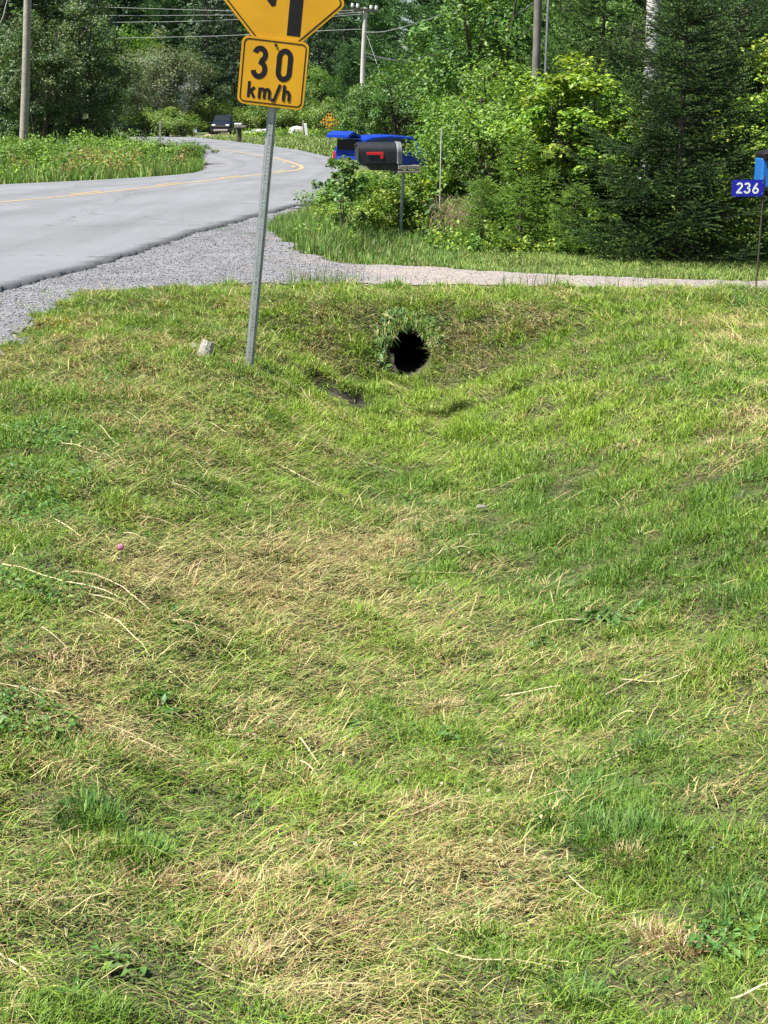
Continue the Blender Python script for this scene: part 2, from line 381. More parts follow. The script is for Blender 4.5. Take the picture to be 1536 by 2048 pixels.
def catmull(P_, n=24):
    out = []
    for i in range(len(P_)-1):
        p0 = P_[max(i-1, 0)]; p1 = P_[i]; p2 = P_[i+1]; p3 = P_[min(i+2, len(P_)-1)]
        for j in range(n):
            t = j/n; out.append(.5*((2*p1) + (p2-p0)*t + (2*p0-5*p1+4*p2-p3)*t*t + (3*p1-p0-3*p2+p3)*t**3))
    out.append(P_[-1]); return out
def ribbon(path, w_, off, z, mb):
    V = []; Fc = []
    for i, p in enumerate(path):
        d = (path[min(i+1, len(path)-1)] - path[max(i-1, 0)]).normalized(); s = Vector((-d.y, d.x, 0))
        for e in (off - w_/2, off + w_/2): V.append((p.x + s.x*e, p.y + s.y*e, z))
    for i in range(len(path)-1): Fc.append((2*i, 2*i+1, 2*i+3, 2*i+2))
    mb.add(V, Fc)
cl = [A(*p) for p in [(0,407.5),(200,388),(400,365),(520,351),(580,344),(603,338),(596,331),(556,319),(500,309),(430,299),(330,287),(230,271)]]
cl = [cl[0] - (cl[1]-cl[0]).normalized()*14] + cl
path = catmull(cl)
mb = MB(); ribbon(path, .13, 0, .028, mb)
lens = [0]
for a, b in zip(path, path[1:]): lens.append(lens[-1] + (b-a).length)
s0 = 0
while s0 < 40:
    seg = [p for p, l in zip(path, lens) if s0 <= l <= s0 + 1.6]
    if len(seg) > 1: ribbon(seg, .12, .26, .028, mb)
    s0 += 4.2
lm = mb.build('road_marking', M['linepaint']); tag(lm, kind='structure')

def sheet(name, mask, m, x0, x1, y0, y1, st, lift):
    a = np.arange(x0, x1, st); b = np.arange(y0, y1, st); sx, sy = np.meshgrid(a, b); k = mask(sx, sy)
    sz = H(sx, sy) + lift
    idx = np.arange(sx.size).reshape(sx.shape); q = np.stack([idx[:-1, :-1], idx[:-1, 1:], idx[1:, 1:], idx[1:, :-1]], -1)
    kk = (k[:-1, :-1] & k[1:, 1:] & k[:-1, 1:] & k[1:, :-1]); q = q[kk]
    u, inv = np.unique(q.ravel(), return_inverse=True)
    V = np.stack([sx.ravel(), sy.ravel(), sz.ravel()], 1)[u]
    return npmesh(name, V, [inv.reshape(-1, 4)], m)
g1 = sheet('gravel_driveway', gravelmask, M['gravel'], -7, 9, 2, 27, .05, .013); tag(g1, kind='structure')
g3 = sheet('gravel_pullout', lambda x, y: inpoly(x, y, PULL), M['gravel'], -16, 0, 30, 75, .15, .03); tag(g3, kind='structure')
dv = [A(*p) for p in [(415,268),(478,268),(500,276.5),(400,276)]]
q = MB().add([(p.x, p.y, .03) for p in dv], [(0, 1, 2, 3)]).build('far_driveway', mat('far_drive', (.4, .33, .22), .9, 0, .3, 2)); tag(q, kind='structure')

# loose stones
rs = np.random.RandomState(11)
def stones(n, x0, x1, y0, y1, mask, s0, s1, name):
    x = rs.uniform(x0, x1, n); y = y0 + (y1-y0)*rs.uniform(0, 1, n)**1.3; k = mask(x, y); x, y = x[k], y[k]; n = len(x)
    base = np.array([(1,0,0),(-1,0,0),(0,1,0),(0,-1,0),(0,0,.75),(0,0,-.6)]); fcs = np.array([(0,2,4),(2,1,4),(1,3,4),(3,0,4),(2,0,5),(1,2,5),(3,1,5),(0,3,5)])
    s = rs.uniform(s0, s1, n)*rs.choice([.7, 1, 1, 1.6], n); V = base[None]*s[:, None, None]*rs.uniform(.55, 1.3, (n, 6, 1))
    a = rs.uniform(0, 6.28, n); c_, s_ = np.cos(a), np.sin(a); vx = V[..., 0]*c_[:, None] - V[..., 1]*s_[:, None]; vy = V[..., 0]*s_[:, None] + V[..., 1]*c_[:, None]
    V = np.stack([vx + x[:, None], vy + y[:, None], V[..., 2] + (H(x, y) + .014 + s*.25)[:, None]], -1)
    g = rs.uniform(.06, .36, n); col = np.stack([g*.99, g, g*1.04], 1)
    o = npmesh(name, V.reshape(-1, 3), [(fcs[None] + 6*np.arange(n)[:, None, None]).reshape(-1, 3)], M['stone'], col=np.repeat(col, 6, 0)); return o
def edgemask(x, y): return gravelmask(x, y) & (x > xR(y) + .0)
def spill(x, y): return (x < xR(y) + .02) & (x > xR(y) - .9*rs.uniform(0, 1, len(x))**3)
o = stones(110000, -5.5, -.2, 7, 24, edgemask, .0025, .0085, 'loose_gravel'); tag(o, 'loose grey gravel stones along the edge of the road', 'gravel', kind='stuff')
o = stones(9000, -5.5, .2, 8, 27, spill, .003, .008, 'spilled_gravel'); o.location.z = .035; tag(o, 'grey grit spilled onto the edge of the asphalt', 'gravel', kind='stuff')
o = stones(16000, -.8, 5.5, 12.8, 17.5, edgemask, .002, .006, 'driveway_grit'); tag(o, 'fine grit scattered over the dirt driveway', 'gravel', kind='stuff')

# ------------------------------------------------------------------ grass
rg = np.random.RandomState(3)
DRY = [(600,1200,330,120,.85),(730,1105,120,35,1),(620,1760,330,100,.8),(900,1790,170,80,.8),(330,1130,220,90,.45),(110,1350,130,160,.45),(560,1890,260,60,.7),
 (1000,655,170,45,.5),(1360,1895,90,40,.75),(150,740,170,70,.55),(1450,665,100,26,.9),(1490,845,70,45,1),(560,1480,300,120,.4),(1080,1420,90,30,.7),(700,710,120,45,.4),(330,840,150,60,.35),(600,610,90,25,.3),(1250,1500,120,40,.4),(1440,1700,90,60,.3),
 (1300,930,130,40,.35),(200,1800,200,80,.3),(1060,1560,140,40,.6),(820,1630,120,40,.5),(1000,1300,160,50,.35),(780,1990,300,40,.35),(1480,1480,60,80,.3),(950,1100,60,40,.3),
 (1150,860,320,70,-.7),(900,960,260,80,-.3),(1230,1080,320,120,-.8),(1250,1660,190,100,-.8),(1480,1150,120,120,-.6),(860,1140,60,30,-1),(60,930,90,150,-.6),(1100,1450,200,60,-.2),
 (180,1640,60,50,-.9),(290,1720,60,30,-.9),(660,1780,60,30,-.9),(1300,1480,120,60,-.5),(1450,1820,120,90,-.5),(1150,2000,140,60,-.4),(700,780,110,60,-.5),(1250,700,200,80,-.4),(400,1400,120,50,-.3)]
YEL = [(1050,850,420,80,.8),(700,830,200,90,.5),(1050,600,400,50,.4),(1500,350,100,200,.3),(600,650,250,60,.4),(1250,1080,330,160,-1.0),(1250,1650,200,110,-.7),(380,980,120,50,-.4),(800,1080,160,50,-.5),(950,1400,250,60,-.3),(60,930,110,180,-.5),(1480,1150,130,200,-.4),(250,600,150,40,-.2),(850,1010,200,60,-.4)]
def field(L, px, py):
    v = np.zeros_like(px)
    for (a, b, ra, rb, k) in L: v += k*np.exp(-((px-a)/ra)**2 - ((py-b)/rb)**2)
    return v
G1 = np.array((.17, .28, .035)); G2 = np.array((.042, .125, .02)); G3 = np.array((.29, .40, .045)); S1 = np.array((.52, .41, .21)); S2 = np.array((.31, .20, .09)); S3 = np.array((.31, .35, .11))
def cols_mix0(n): return np.array([(.13,.11,.045),(.08,.12,.03),(.19,.15,.07),(.06,.10,.025),(.12,.17,.045)])[rg.randint(0, 5, n)]*rg.uniform(.7, 1.3, n)[:, None]
def swirl(x, y, s=.3, o=22):
    rr = np.hypot(x - .5, y - 9.8); aa = np.arctan2(y - 9.8, x - .5); return noise(aa*rr*.22, rr, s, o=o)
def grasscol(x, y, z, kindr, straw=False):
    px, py = proj(x, y, z); d = 1.15*field(DRY, px, py) + .38*noise(x, y, .7, o=5) + .26*noise(x, y, .2, o=15) + .34*swirl(x, y) + .03; ye = field(YEL, px, py) + .40*noise(x, y, 1.0, o=9) + .35*noise(x, y, .3, o=14)
    n = len(x); r = kindr.uniform(0, 1, n)
    pdry = np.clip(.15 + .55*d, .01, .8)
    if straw: pdry = np.clip(pdry + .14, .1, .92)
    t = np.clip(.5 + .5*ye + kindr.normal(0, .22, n), 0, 1)[:, None]
    g = G2*(1-t) + G3*t; g = g*.6 + G1*.4
    s = S1 + (S3 - S1)*kindr.uniform(0, 1, n)[:, None]; br = kindr.uniform(0, 1, n) < .26; s[br] = S2
    c = np.where((r < pdry)[:, None], s, g)
    return c*kindr.uniform(.65, 1.3, n)[:, None], d
def blade_mesh(name, x, y, z, hgt, wid, az, lean, col, m, curl=.35, parent=None):
    n = len(x); d = np.stack([np.cos(az), np.sin(az)], 1)
    sa = az + np.pi/2 + rg.normal(0, .5, n); s = np.stack([np.cos(sa), np.sin(sa), np.zeros(n)], 1)*(wid/2)[:, None]
    b = np.stack([x, y, z - .004], 1)
    l1 = lean*(1 - curl); l2 = lean*(1 + curl)
    v1 = np.stack([d[:, 0]*np.sin(l1), d[:, 1]*np.sin(l1), np.cos(l1)], 1)*(hgt*.5)[:, None]
    v2 = np.stack([d[:, 0]*np.sin(l2), d[:, 1]*np.sin(l2), np.cos(l2)], 1)*(hgt*.5)[:, None]
    mid = b + v1; tip = mid + v2
    V = np.stack([b - s, b + s, mid + s*.8, mid - s*.8, tip], 1).reshape(-1, 3)
    i = 5*np.arange(n)[:, None]
    return npmesh(name, V, [i + np.array([[0, 1, 2, 3]]), i + np.array([[3, 2, 4]])], m, parent, col=np.repeat(col, 5, 0))
def sample(n, y0, y1, p, marg=.55, fx=.29):
    u = rg.uniform(0, 1, n); y = (y0**p + (y1**p - y0**p)*u)**(1/p)
    x = rg.uniform(-1, 1, n)*(fx*y + marg); return x, y
def nograss(x, y):
    k = gravelmask(x, y) | ((x > xL(y)) & (x < xR(y) + .1))
    for (a, b, r, dp) in PITS: k |= ((x-a)/r)**2 + ((y-b)/(r*2))**2 < 1 + .4*np.sin(x*60) + .3*np.sin(y*37)
    k |= ((x - PC[0])**2 + (H(x, y) - PC[1])**2 < (PR*1.02)**2) & (y > 11.5) & (y < 12.7)
    return k
# turf
x, y = sample(780000, 2.0, 13.7, .7); k = ~nograss(x, y) | (gravelmask(x, y) & (x > xR(y) + .25) & (noise(x, y, .35, o=27) > .5) & (rg.uniform(0, 1, len(x)) < .22) & (y < 13.3)); x, y = x[k], y[k]
z = H(x, y); c, d = grasscol(x, y, z, rg)
px, py = proj(x, y, z)
tall = np.clip(1 + 1.0*noise(x, y, .45, o=2) + .5*noise(x, y, .16, o=33) + .5*swirl(x, y, .25, 28) - .3*d + .8*field([(1250,1660,180,90,1),(860,1140,50,30,1.5),(180,1640,60,50,1.5),(290,1720,60,30,1.2),(1250,1030,300,100,.4),(1480,1150,100,200,.5)], px, py), .5, 3.2)
hgt = (.015 + .0022*y)*tall*rg.uniform(.6, 1.5, len(x)); wid = (.0014 + .00038*y)*rg.uniform(.7, 1.4, len(x))
keepb = rg.uniform(0, 1, len(x)) < np.clip(1.1 - .35*d - .3*(noise(x, y, .3, o=25) > .9) - .75*field([(920,1810,130,45,1),(680,1790,90,25,.8),(280,1770,90,20,.9),(1240,1745,40,18,1),(560,1905,120,30,.6),(1060,1800,60,40,.8)], px, py), .12, 1)
az = rg.uniform(0, 6.283, len(x)); lean = np.clip(rg.normal(.9, .4, len(x)), .05, 1.6)
s = keepb
o = blade_mesh('mown_grass', x[s], y[s], z[s], hgt[s], wid[s], az[s], lean[s], c[s], M['grass']); tag(o, 'freshly mown green and yellow grass covering the ditch and its banks', 'grass', kind='stuff')
# flattened thatch under the blades
x, y = sample(230000, 2.0, 13.4, .65); k = ~nograss(x, y); x, y = x[k], y[k]; n = len(x)
o = blade_mesh('thatch', x, y, H(x, y) + .003, (.03 + .004*y)*rg.uniform(.5, 1.6, n), (.0022 + .0004*y)*rg.uniform(.6, 1.5, n), rg.uniform(0, 6.283, n), rg.normal(1.45, .15, n), cols_mix0(n), M['straw'], curl=.08); tag(o, 'flattened olive and brown thatch under the mown grass', 'thatch', kind='stuff')
# clippings and straw swept round by the mower
x, y = sample(360000, 2.0, 13.4, .75); k = ~nograss(x, y); x, y = x[k], y[k]; z = H(x, y); px, py = proj(x, y, z)
c, d = grasscol(x, y, z, rg, True); keepb = rg.uniform(0, 1, len(x)) < np.clip(.50 + .6*d + .3*noise(x, y, .5, o=30) + .35*field([(400,1000,350,250,1),(700,900,250,100,.6),(650,1500,500,250,.8)], px, py), .06, 1)
x, y, z, c = x[keepb], y[keepb], z[keepb], c[keepb]
ang = np.arctan2(y - 9.8, x - .5) + np.pi/2 + rg.normal(0, .75, len(x)) + .5*noise(x, y, .8, o=12)
az = np.where(rg.uniform(0, 1, len(x)) < .25, rg.uniform(0, 6.28, len(x)), ang)
L = (.026 + .0055*y)*rg.lognormal(0, .5, len(x)); wid = (.0010 + .00031*y)*rg.uniform(.7, 1.5, len(x))
o = blade_mesh('cut_grass', x, y, z + .006 + .03*rg.uniform(0, 1, len(x))**2, L, wid, az, rg.normal(1.47, .2, len(x)), c, M['straw'], curl=.16); tag(o, 'pale dry clippings lying in swirls on the mown ditch', 'grass clippings', kind='stuff')
# matted brown tufts standing up
def tufts(name, label, spots, n, h, w_, cols, leanm=.5, m='grass', spread=1):
    xs, ys, hs, cs, az_, ln = [], [], [], [], [], []
    for (a, b, r, k) in spots:
        nn_ = int(n*k); aa = rg.uniform(0, 6.28, nn_); rr = r*np.sqrt(rg.uniform(0, 1, nn_))
        xs.append(a + rr*np.cos(aa)); ys.append(b + rr*np.sin(aa)); hs.append(h*rg.uniform(.5, 1.2, nn_))
        cc = np.array(cols)[rg.randint(0, len(cols), nn_)]*rg.uniform(.75, 1.25, nn_)[:, None]; cs.append(cc)
        az_.append(aa + rg.normal(0, .7, nn_)); ln.append(np.abs(rg.normal(leanm, .25, nn_)))
    xs, ys, hs, cs, az_, ln = map(np.concatenate, (xs, ys, hs, cs, az_, ln))
    o = blade_mesh(name, xs, ys, H(xs, ys), hs, w_*rg.uniform(.6, 1.4, len(xs)), az_, ln, cs, M[m], curl=.5); return tag(o, label, 'grass', kind='stuff')
def sp(L): 
    out = []
    for (a, b, r, k) in L: p = G(a, b); out.append((p.x, p.y, r, k))
    return out
tufts('green_tufts', 'taller dark green grass tufts left by the mower', sp([(860,1150,.12,1),(790,1140,.08,.6),(180,1640,.09,1),(290,1725,.08,1),(660,1790,.06,.6),(1120,1640,.12,1),(1230,1700,.13,1.2),(1180,1600,.12,1),(1290,1500,.12,1),(1150,2000,.08,.7),(1480,1200,.15,1),(1480,1850,.1,.7),(700,560,.3,.6),(600,572,.25,.7),(640,565,.2,.8),(1440,600,.3,.5),(1380,1050,.3,.7),(1200,1020,.35,.6),(435,462,.22,.35),(500,470,.2,.3),(520,492,.15,.2),(1515,583,.12,.6),(1480,585,.2,.6),(1532,600,.2,.9),(560,470,.3,.5)]), 420, .06, .0035, [(.07,.17,.03),(.1,.2,.04),(.09,.2,.05),(.16,.26,.06)])
tufts('dry_tufts', 'matted brown and straw coloured grass tufts', sp([(720,1110,.14,2),(640,1125,.12,1),(800,1105,.1,1),(300,1760,.07,1),(430,1780,.07,.8),(1360,1900,.07,1.2),(1300,1880,.05,.7),(620,1715,.06,.8),(880,1420,.08,.6),(1080,1415,.1,.8),(820,1625,.09,.8),(580,1560,.08,.6),(1250,1730,.05,.7),(460,1790,.05,.7),(1490,850,.28,4),(1440,890,.22,2),(1250,910,.2,.8),(230,1500,.1,.8),(100,1340,.14,1),(960,660,.3,.7),(700,1880,.07,.8),(480,1930,.07,.8)]), 330, .05, .003, [(.45,.33,.17),(.55,.43,.24),(.3,.19,.1),(.4,.26,.15),(.5,.45,.22)], .7, 'straw')
tufts('tall_stems', 'thin taller stems rising from the near edge of the driveway', sp([(590,566,.12,.6),(625,566,.12,.8),(655,568,.15,.5),(700,566,.2,.3),(1095,572,.12,.5),(1060,574,.1,.4),(1010,572,.1,.3),(1500,600,.15,.6),(1440,596,.2,.3),(800,570,.3,.25),(1250,580,.3,.25)]), 70, .19, .0045, [(.07,.15,.04),(.12,.2,.06),(.25,.24,.12)], .22)
# long pale stalks
stk = [((5,1140),(250,1215)),((25,1198),(130,1205)),((120,900),(280,960)),((110,1050),(240,1130)),((300,920),(480,980)),((620,1165),(740,1162)),((740,1160),(930,1158)),((600,1500),(640,1545)),((440,1080),(500,1110)),((0,1935),(80,2000)),((380,1930),(730,2000)),
 ((1460,2010),(1536,1998)),((1095,1180),(1140,1150)),((200,860),(240,900)),((600,780),(720,900)),((640,880),(800,950)),((420,850),(600,960)),((500,905),(640,985)),((130,1150),(300,1240)),((200,1240),(300,1330)),((600,1545),(640,1570)),((280,1050),(520,1120)),((1240,1375),(1390,1350)),((1000,1400),(1120,1390))]
mbs = []
vx_, fx_, cx_ = [], [], []
for i, ab_ in enumerate(stk + [None]*60):
    if i < len(stk): p, q2 = G(*ab_[0]), G(*ab_[1])
    else:
        u, v_ = float(rg.uniform(-1, .6)), float(rg.uniform(2.6, 8.5)); p = Vector((u*.3*v_, v_, 0)); an = math.atan2(p.y - 9.8, p.x - .5) + math.pi/2 + rg.normal(0, .35)
        q2 = p + Vector((math.cos(an), math.sin(an), 0))*rg.uniform(.08, .26)
    n = 7; side = (q2 - p).to_2d(); side = Vector((-side.y, side.x)).normalized(); bow = rg.normal(0, .05)*(q2 - p).length
    wv = .0017 if i < len(stk) else .0009
    base = len(vx_)*1
    for j in range(n):
        t = j/(n-1); m_ = p.lerp(q2, t); m_ = Vector((m_.x + side.x*bow*math.sin(t*3.14), m_.y + side.y*bow*math.sin(t*3.14), 0)); zz = float(H(m_.x, m_.y)) + .022 + .012*math.sin(t*3.14 + i)
        ww = wv*(1.1 - t*.5)
        vx_ += [(m_.x - side.x*ww, m_.y - side.y*ww, zz), (m_.x + side.x*ww, m_.y + side.y*ww, zz + .002)]
    fx_ += [(base+2*j, base+2*j+1, base+2*j+3, base+2*j+2) for j in range(n-1)]
    cc = np.array((.56, .47, .27))*rg.uniform(.75, 1.15); cx_ += [cc]*(2*n)
o = npmesh('long_straw', np.array(vx_), [np.array(fx_)], M['straw'], col=np.array(cx_)); tag(o, 'long pale hay stalks lying across the mown grass', 'straw', kind='stuff')

def leaves(P0, size, nrm, rs_, col, fold=.25, asp=.55, droop=.3):
    """two-triangle folded leaves; returns V, T, colours"""
    n = len(P0); a = rs_.normal(size=(n, 3)); a[:, 2] -= droop; a -= nrm*(a*nrm).sum(1)[:, None]; a /= np.linalg.norm(a, axis=1)[:, None] + 1e-9
    b = np.cross(nrm, a); L = size[:, None]
    base = P0 - a*L*.5; tip = P0 + a*L*.5; mL = P0 - b*L*asp*.5 + nrm*L*fold*.5; mR = P0 + b*L*asp*.5 + nrm*L*fold*.5
    V = np.stack([base, mL, tip, mR], 1).reshape(-1, 3); i = 4*np.arange(n)[:, None]
    return V, np.concatenate([i + np.array([[0, 1, 2]]), i + np.array([[0, 2, 3]])]), np.repeat(col, 4, 0)
def unit(v): return v/(np.linalg.norm(v, axis=-1, keepdims=True) + 1e-9)
# low broad-leaved weeds in the turf
def weeds(name, label, spots, n, size, cols, hmax=.05, kind='stuff', cat='weeds'):
    PP, SS, CC = [], [], []
    for (a, b, r, k) in spots:
        m_ = int(n*k); aa = rg.uniform(0, 6.28, m_); rr = r*np.sqrt(rg.uniform(0, 1, m_)); xx = a + rr*np.cos(aa); yy_ = b + rr*np.sin(aa)
        PP.append(np.stack([xx, yy_, H(xx, yy_) + hmax*rg.uniform(.2, 1, m_)], 1)); SS.append(size*rg.uniform(.6, 1.4, m_)); CC.append(np.array(cols)[rg.randint(0, len(cols), m_)]*rg.uniform(.8, 1.2, m_)[:, None])
    PP, SS, CC = map(np.concatenate, (PP, SS, CC)); nm = rg.normal(size=PP.shape)*.5; nm[:, 2] += 1
    V, T, cc = leaves(PP, SS, unit(nm), rg, CC); o = npmesh(name, V, [T], M['leaf'], col=cc); return tag(o, label, cat, kind=kind)
weeds('clover', 'dark green clover leaves along the left bank of the ditch', sp([(40,880,.3,1),(60,960,.3,1.3),(40,1040,.25,1),(90,860,.25,.7),(240,640,.25,.5),(300,760,.3,.5),(60,1180,.2,.6),(140,780,.3,.5),(450,660,.3,.3),(1500,770,.5,.7),(1480,600,.4,.7),(1510,610,.25,.8),(1480,1900,.12,.4),(60,1450,.15,.5),(1510,590,.2,.5),(1420,610,.3,.4),(900,600,.5,.3),(1150,640,.5,.3),(300,900,.3,.3),(500,820,.3,.25)]), 520, .022, [(.07,.17,.04),(.1,.22,.05),(.06,.13,.03),(.16,.28,.06)])
_wx = rg.uniform(-1, 1, 260); _wy = rg.uniform(2.2, 12.8, 260); weeds('plantain_leaves', 'small broad weed leaves scattered through the mown grass', [(a*(.3*b + .4), b, .07 + .008*b, 1) for a, b in zip(_wx, _wy) if not bool(nograss(np.array([a*(.3*b + .4)]), np.array([b]))[0])], 16, .024, [(.10,.21,.04),(.07,.16,.03),(.17,.27,.06)], .03)
weeds('dock_leaves', 'flattened dark green dock leaves in the mown grass', sp([(1240,1250,.07,1),(1290,1230,.05,.7),(1090,1300,.06,.8),(350,1250,.1,.5),(900,1480,.04,.5),(320,1420,.05,.5),(700,1465,.03,.3),(1180,1250,.05,.4)]), 40, .045, [(.10,.22,.06),(.08,.18,.04),(.16,.27,.08)], .03)
weeds('small_yellow_flowers', 'small yellow flowers at the edge of the gravel shoulder', sp([(110,655,.16,1),(130,668,.14,.8),(30,715,.1,.2),(165,680,.12,.3)]), 55, .013, [(.8,.5,.02),(.75,.38,.02)], .08, cat='flowers')
weeds('fallen_leaf_bits', 'scraps of pale leaf litter in the cut grass', sp([(600,1100,.9,1),(700,1500,.5,1),(1000,1700,.4,.7)]), 26, .02, [(.6,.5,.35),(.5,.4,.25)], .03, cat='litter')

# verge beyond the driveway, roadside long grass, far verges
def verge(name, label, n, xr, yr, h, w_, cols, mask, lean=.5, cat='grass'):
    x = rg.uniform(*xr, n); y = rg.uniform(*yr, n); k = mask(x, y) & ~nograss(x, y); x, y = x[k], y[k]
    c = np.array(cols)[rg.randint(0, len(cols), len(x))]*rg.uniform(.75, 1.25, len(x))[:, None]
    t = np.clip(.5 + .5*noise(x, y, 1.3, o=6), 0, 1)[:, None]; c = c*(.85 + .3*t)
    hh = (h(x, y) if callable(h) else h)*rg.uniform(.5, 1.25, len(x))
    o = blade_mesh(name, x, y, H(x, y), hh, w_*rg.uniform(.6, 1.4, len(x)), rg.uniform(0, 6.28, len(x)), np.abs(rg.normal(lean, .3, len(x))), c, M['grass'], curl=.5); return tag(o, label, cat, kind='stuff')
GC = [(.17,.27,.05),(.11,.21,.04),(.25,.33,.07),(.33,.34,.12),(.14,.24,.05)]
verge('verge_grass', 'short bright grass between the driveway and the bushes', 130000, (-2.2, 7), (15.2, 19.5), .06, .008, GC, lambda x, y: (x > xR(y) + .4), .55)
def lg(x, y): return .10 + .24*np.exp(-((x + .75)/.6)**2)*sm((y - 16.2)/2) 
verge('long_roadside_grass', 'long seeding grass standing by the road edge left of the mailbox', 26000, (-2.2, 1.0), (16.2, 23), lg, .010, [(.13,.25,.05),(.17,.29,.06),(.09,.19,.04),(.28,.29,.12)], lambda x, y: (x > xR(y) + .35 - .0*y) & (x < .9), .3)
verge('far_verge_grass', 'sunlit mown grass beside the far bend of the road', 60000, (-14, 3), (56, 128), .22, .06, [(.16,.25,.06),(.22,.3,.08),(.12,.2,.05),(.28,.3,.12)], lambda x, y: (x > xR(y) + .3) & (x < xR(y) + 10), .6)
verge('left_verge_grass', 'tall yellowing grass along the left edge of the road', 60000, (-14, -4), (30, 50), .32, .022, [(.13,.25,.04),(.19,.28,.06),(.27,.28,.1),(.10,.2,.035),(.12,.23,.04)], lambda x, y: (x < xL(y) - .15) & (x > xL(y) - 3.5) & ~inpoly(x, y, PULL), .25)
verge('lip_grass', 'ragged grass fringe along the near edge of the driveway', 7000, (-2, 5), (12.3, 13.2), .07, .006, GC, lambda x, y: x > -1.8, .3)

# ------------------------------------------------------------------ trees and shrubs
def cols_mix(rs_, n, pal, w_=None):
    c = np.array(pal)[rs_.choice(len(pal), n, p=w_)]; return c*rs_.uniform(.75, 1.25, n)[:, None]
def decid(name, seed, Ht, Rr, zlow, ncl, nleaf, leaf, pal, bark='bark', w_=None, droop=.4, asp=.55, shell=2.4, cr=.26, stems=1, sparse=0, twig=False):
    rs_ = np.random.RandomState(seed); root = empty(name, (0, 0, 0))
    u = unit(rs_.normal(size=(ncl, 3))); u[:, 2] = np.abs(u[:, 2])*rs_.choice([1, 1, -1], ncl)
    rad = rs_.uniform(.25, 1, ncl)**(1/shell)
    lob = 1 + .22*np.sin(3*np.arctan2(u[:, 1], u[:, 0]) + seed) + .15*rs_.normal(size=ncl)
    hz = (Ht - zlow)/2; cc = u*rad[:, None]*np.array([Rr, Rr, hz])*lob[:, None]*.9; cc[:, 2] += zlow + hz
    cc[:, 2] = np.clip(cc[:, 2], .12, None)
    wt = rs_.uniform(.5, 1.5, ncl); ids = rs_.choice(ncl, nleaf, p=wt/wt.sum())
    crr = Rr*cr*rs_.uniform(.6, 1.35, ncl)
    o3 = unit(rs_.normal(size=(nleaf, 3)))*(rs_.uniform(0, 1, nleaf)**(1/2.6))[:, None]*crr[ids][:, None]; o3[:, 2] *= .75
    Pp = cc[ids] + o3; Pp[:, 2] = np.maximum(Pp[:, 2], .04)
    out = unit(Pp - np.array([0, 0, zlow + hz*.6])); nm = unit(out*.7 + np.array([0, 0, .55]) + rs_.normal(size=(nleaf, 3))*.55)
    ctint = rs_.uniform(.85, 1.15, (ncl, 1))*np.stack([rs_.uniform(.85, 1.2, ncl), np.ones(ncl), rs_.uniform(.8, 1.1, ncl)], 1)
    col = cols_mix(rs_, nleaf, pal, w_)*ctint[ids]
    V, T, c = leaves(Pp, leaf*rs_.uniform(.6, 1.35, nleaf), nm, rs_, col, droop=droop, asp=asp)
    npmesh('crown', V, [T], M['leaf'], root, col=c)
    mb = MB(); tr = max(.012, Rr*.045 if Ht > 2.5 else .014)
    tops = []
    for s_ in range(stems):
        a = rs_.uniform(0, 6.28); sp_ = (.0 if stems == 1 else Rr*.35)
        pts = [Vector((math.cos(a)*sp_*t*1.3 + rs_.normal()*.02*Ht*t, math.sin(a)*sp_*t*1.3 + rs_.normal()*.02*Ht*t, Ht*.85*t - .1*(1-t))) for t in np.linspace(0, 1, 6)]
        mb.tube(pts, [tr*(1 - .8*t) for t in np.linspace(0, 1, 6)], 7); tops.append(pts)
    for j in rs_.permutation(ncl)[:min(ncl, 26)]:
        pts = tops[rs_.randint(len(tops))]; c_ = Vector(cc[j]); st_ = min(pts[1:5], key=lambda q: abs(q.z - c_.z*.7)); mid = st_.lerp(c_, .5) + Vector((0, 0, -.04*Rr))
        mb.tube([st_, mid, c_], [tr*.4, tr*.26, tr*.08], 5, False)
    mb.build('trunk', M[bark], root, True)
    return root
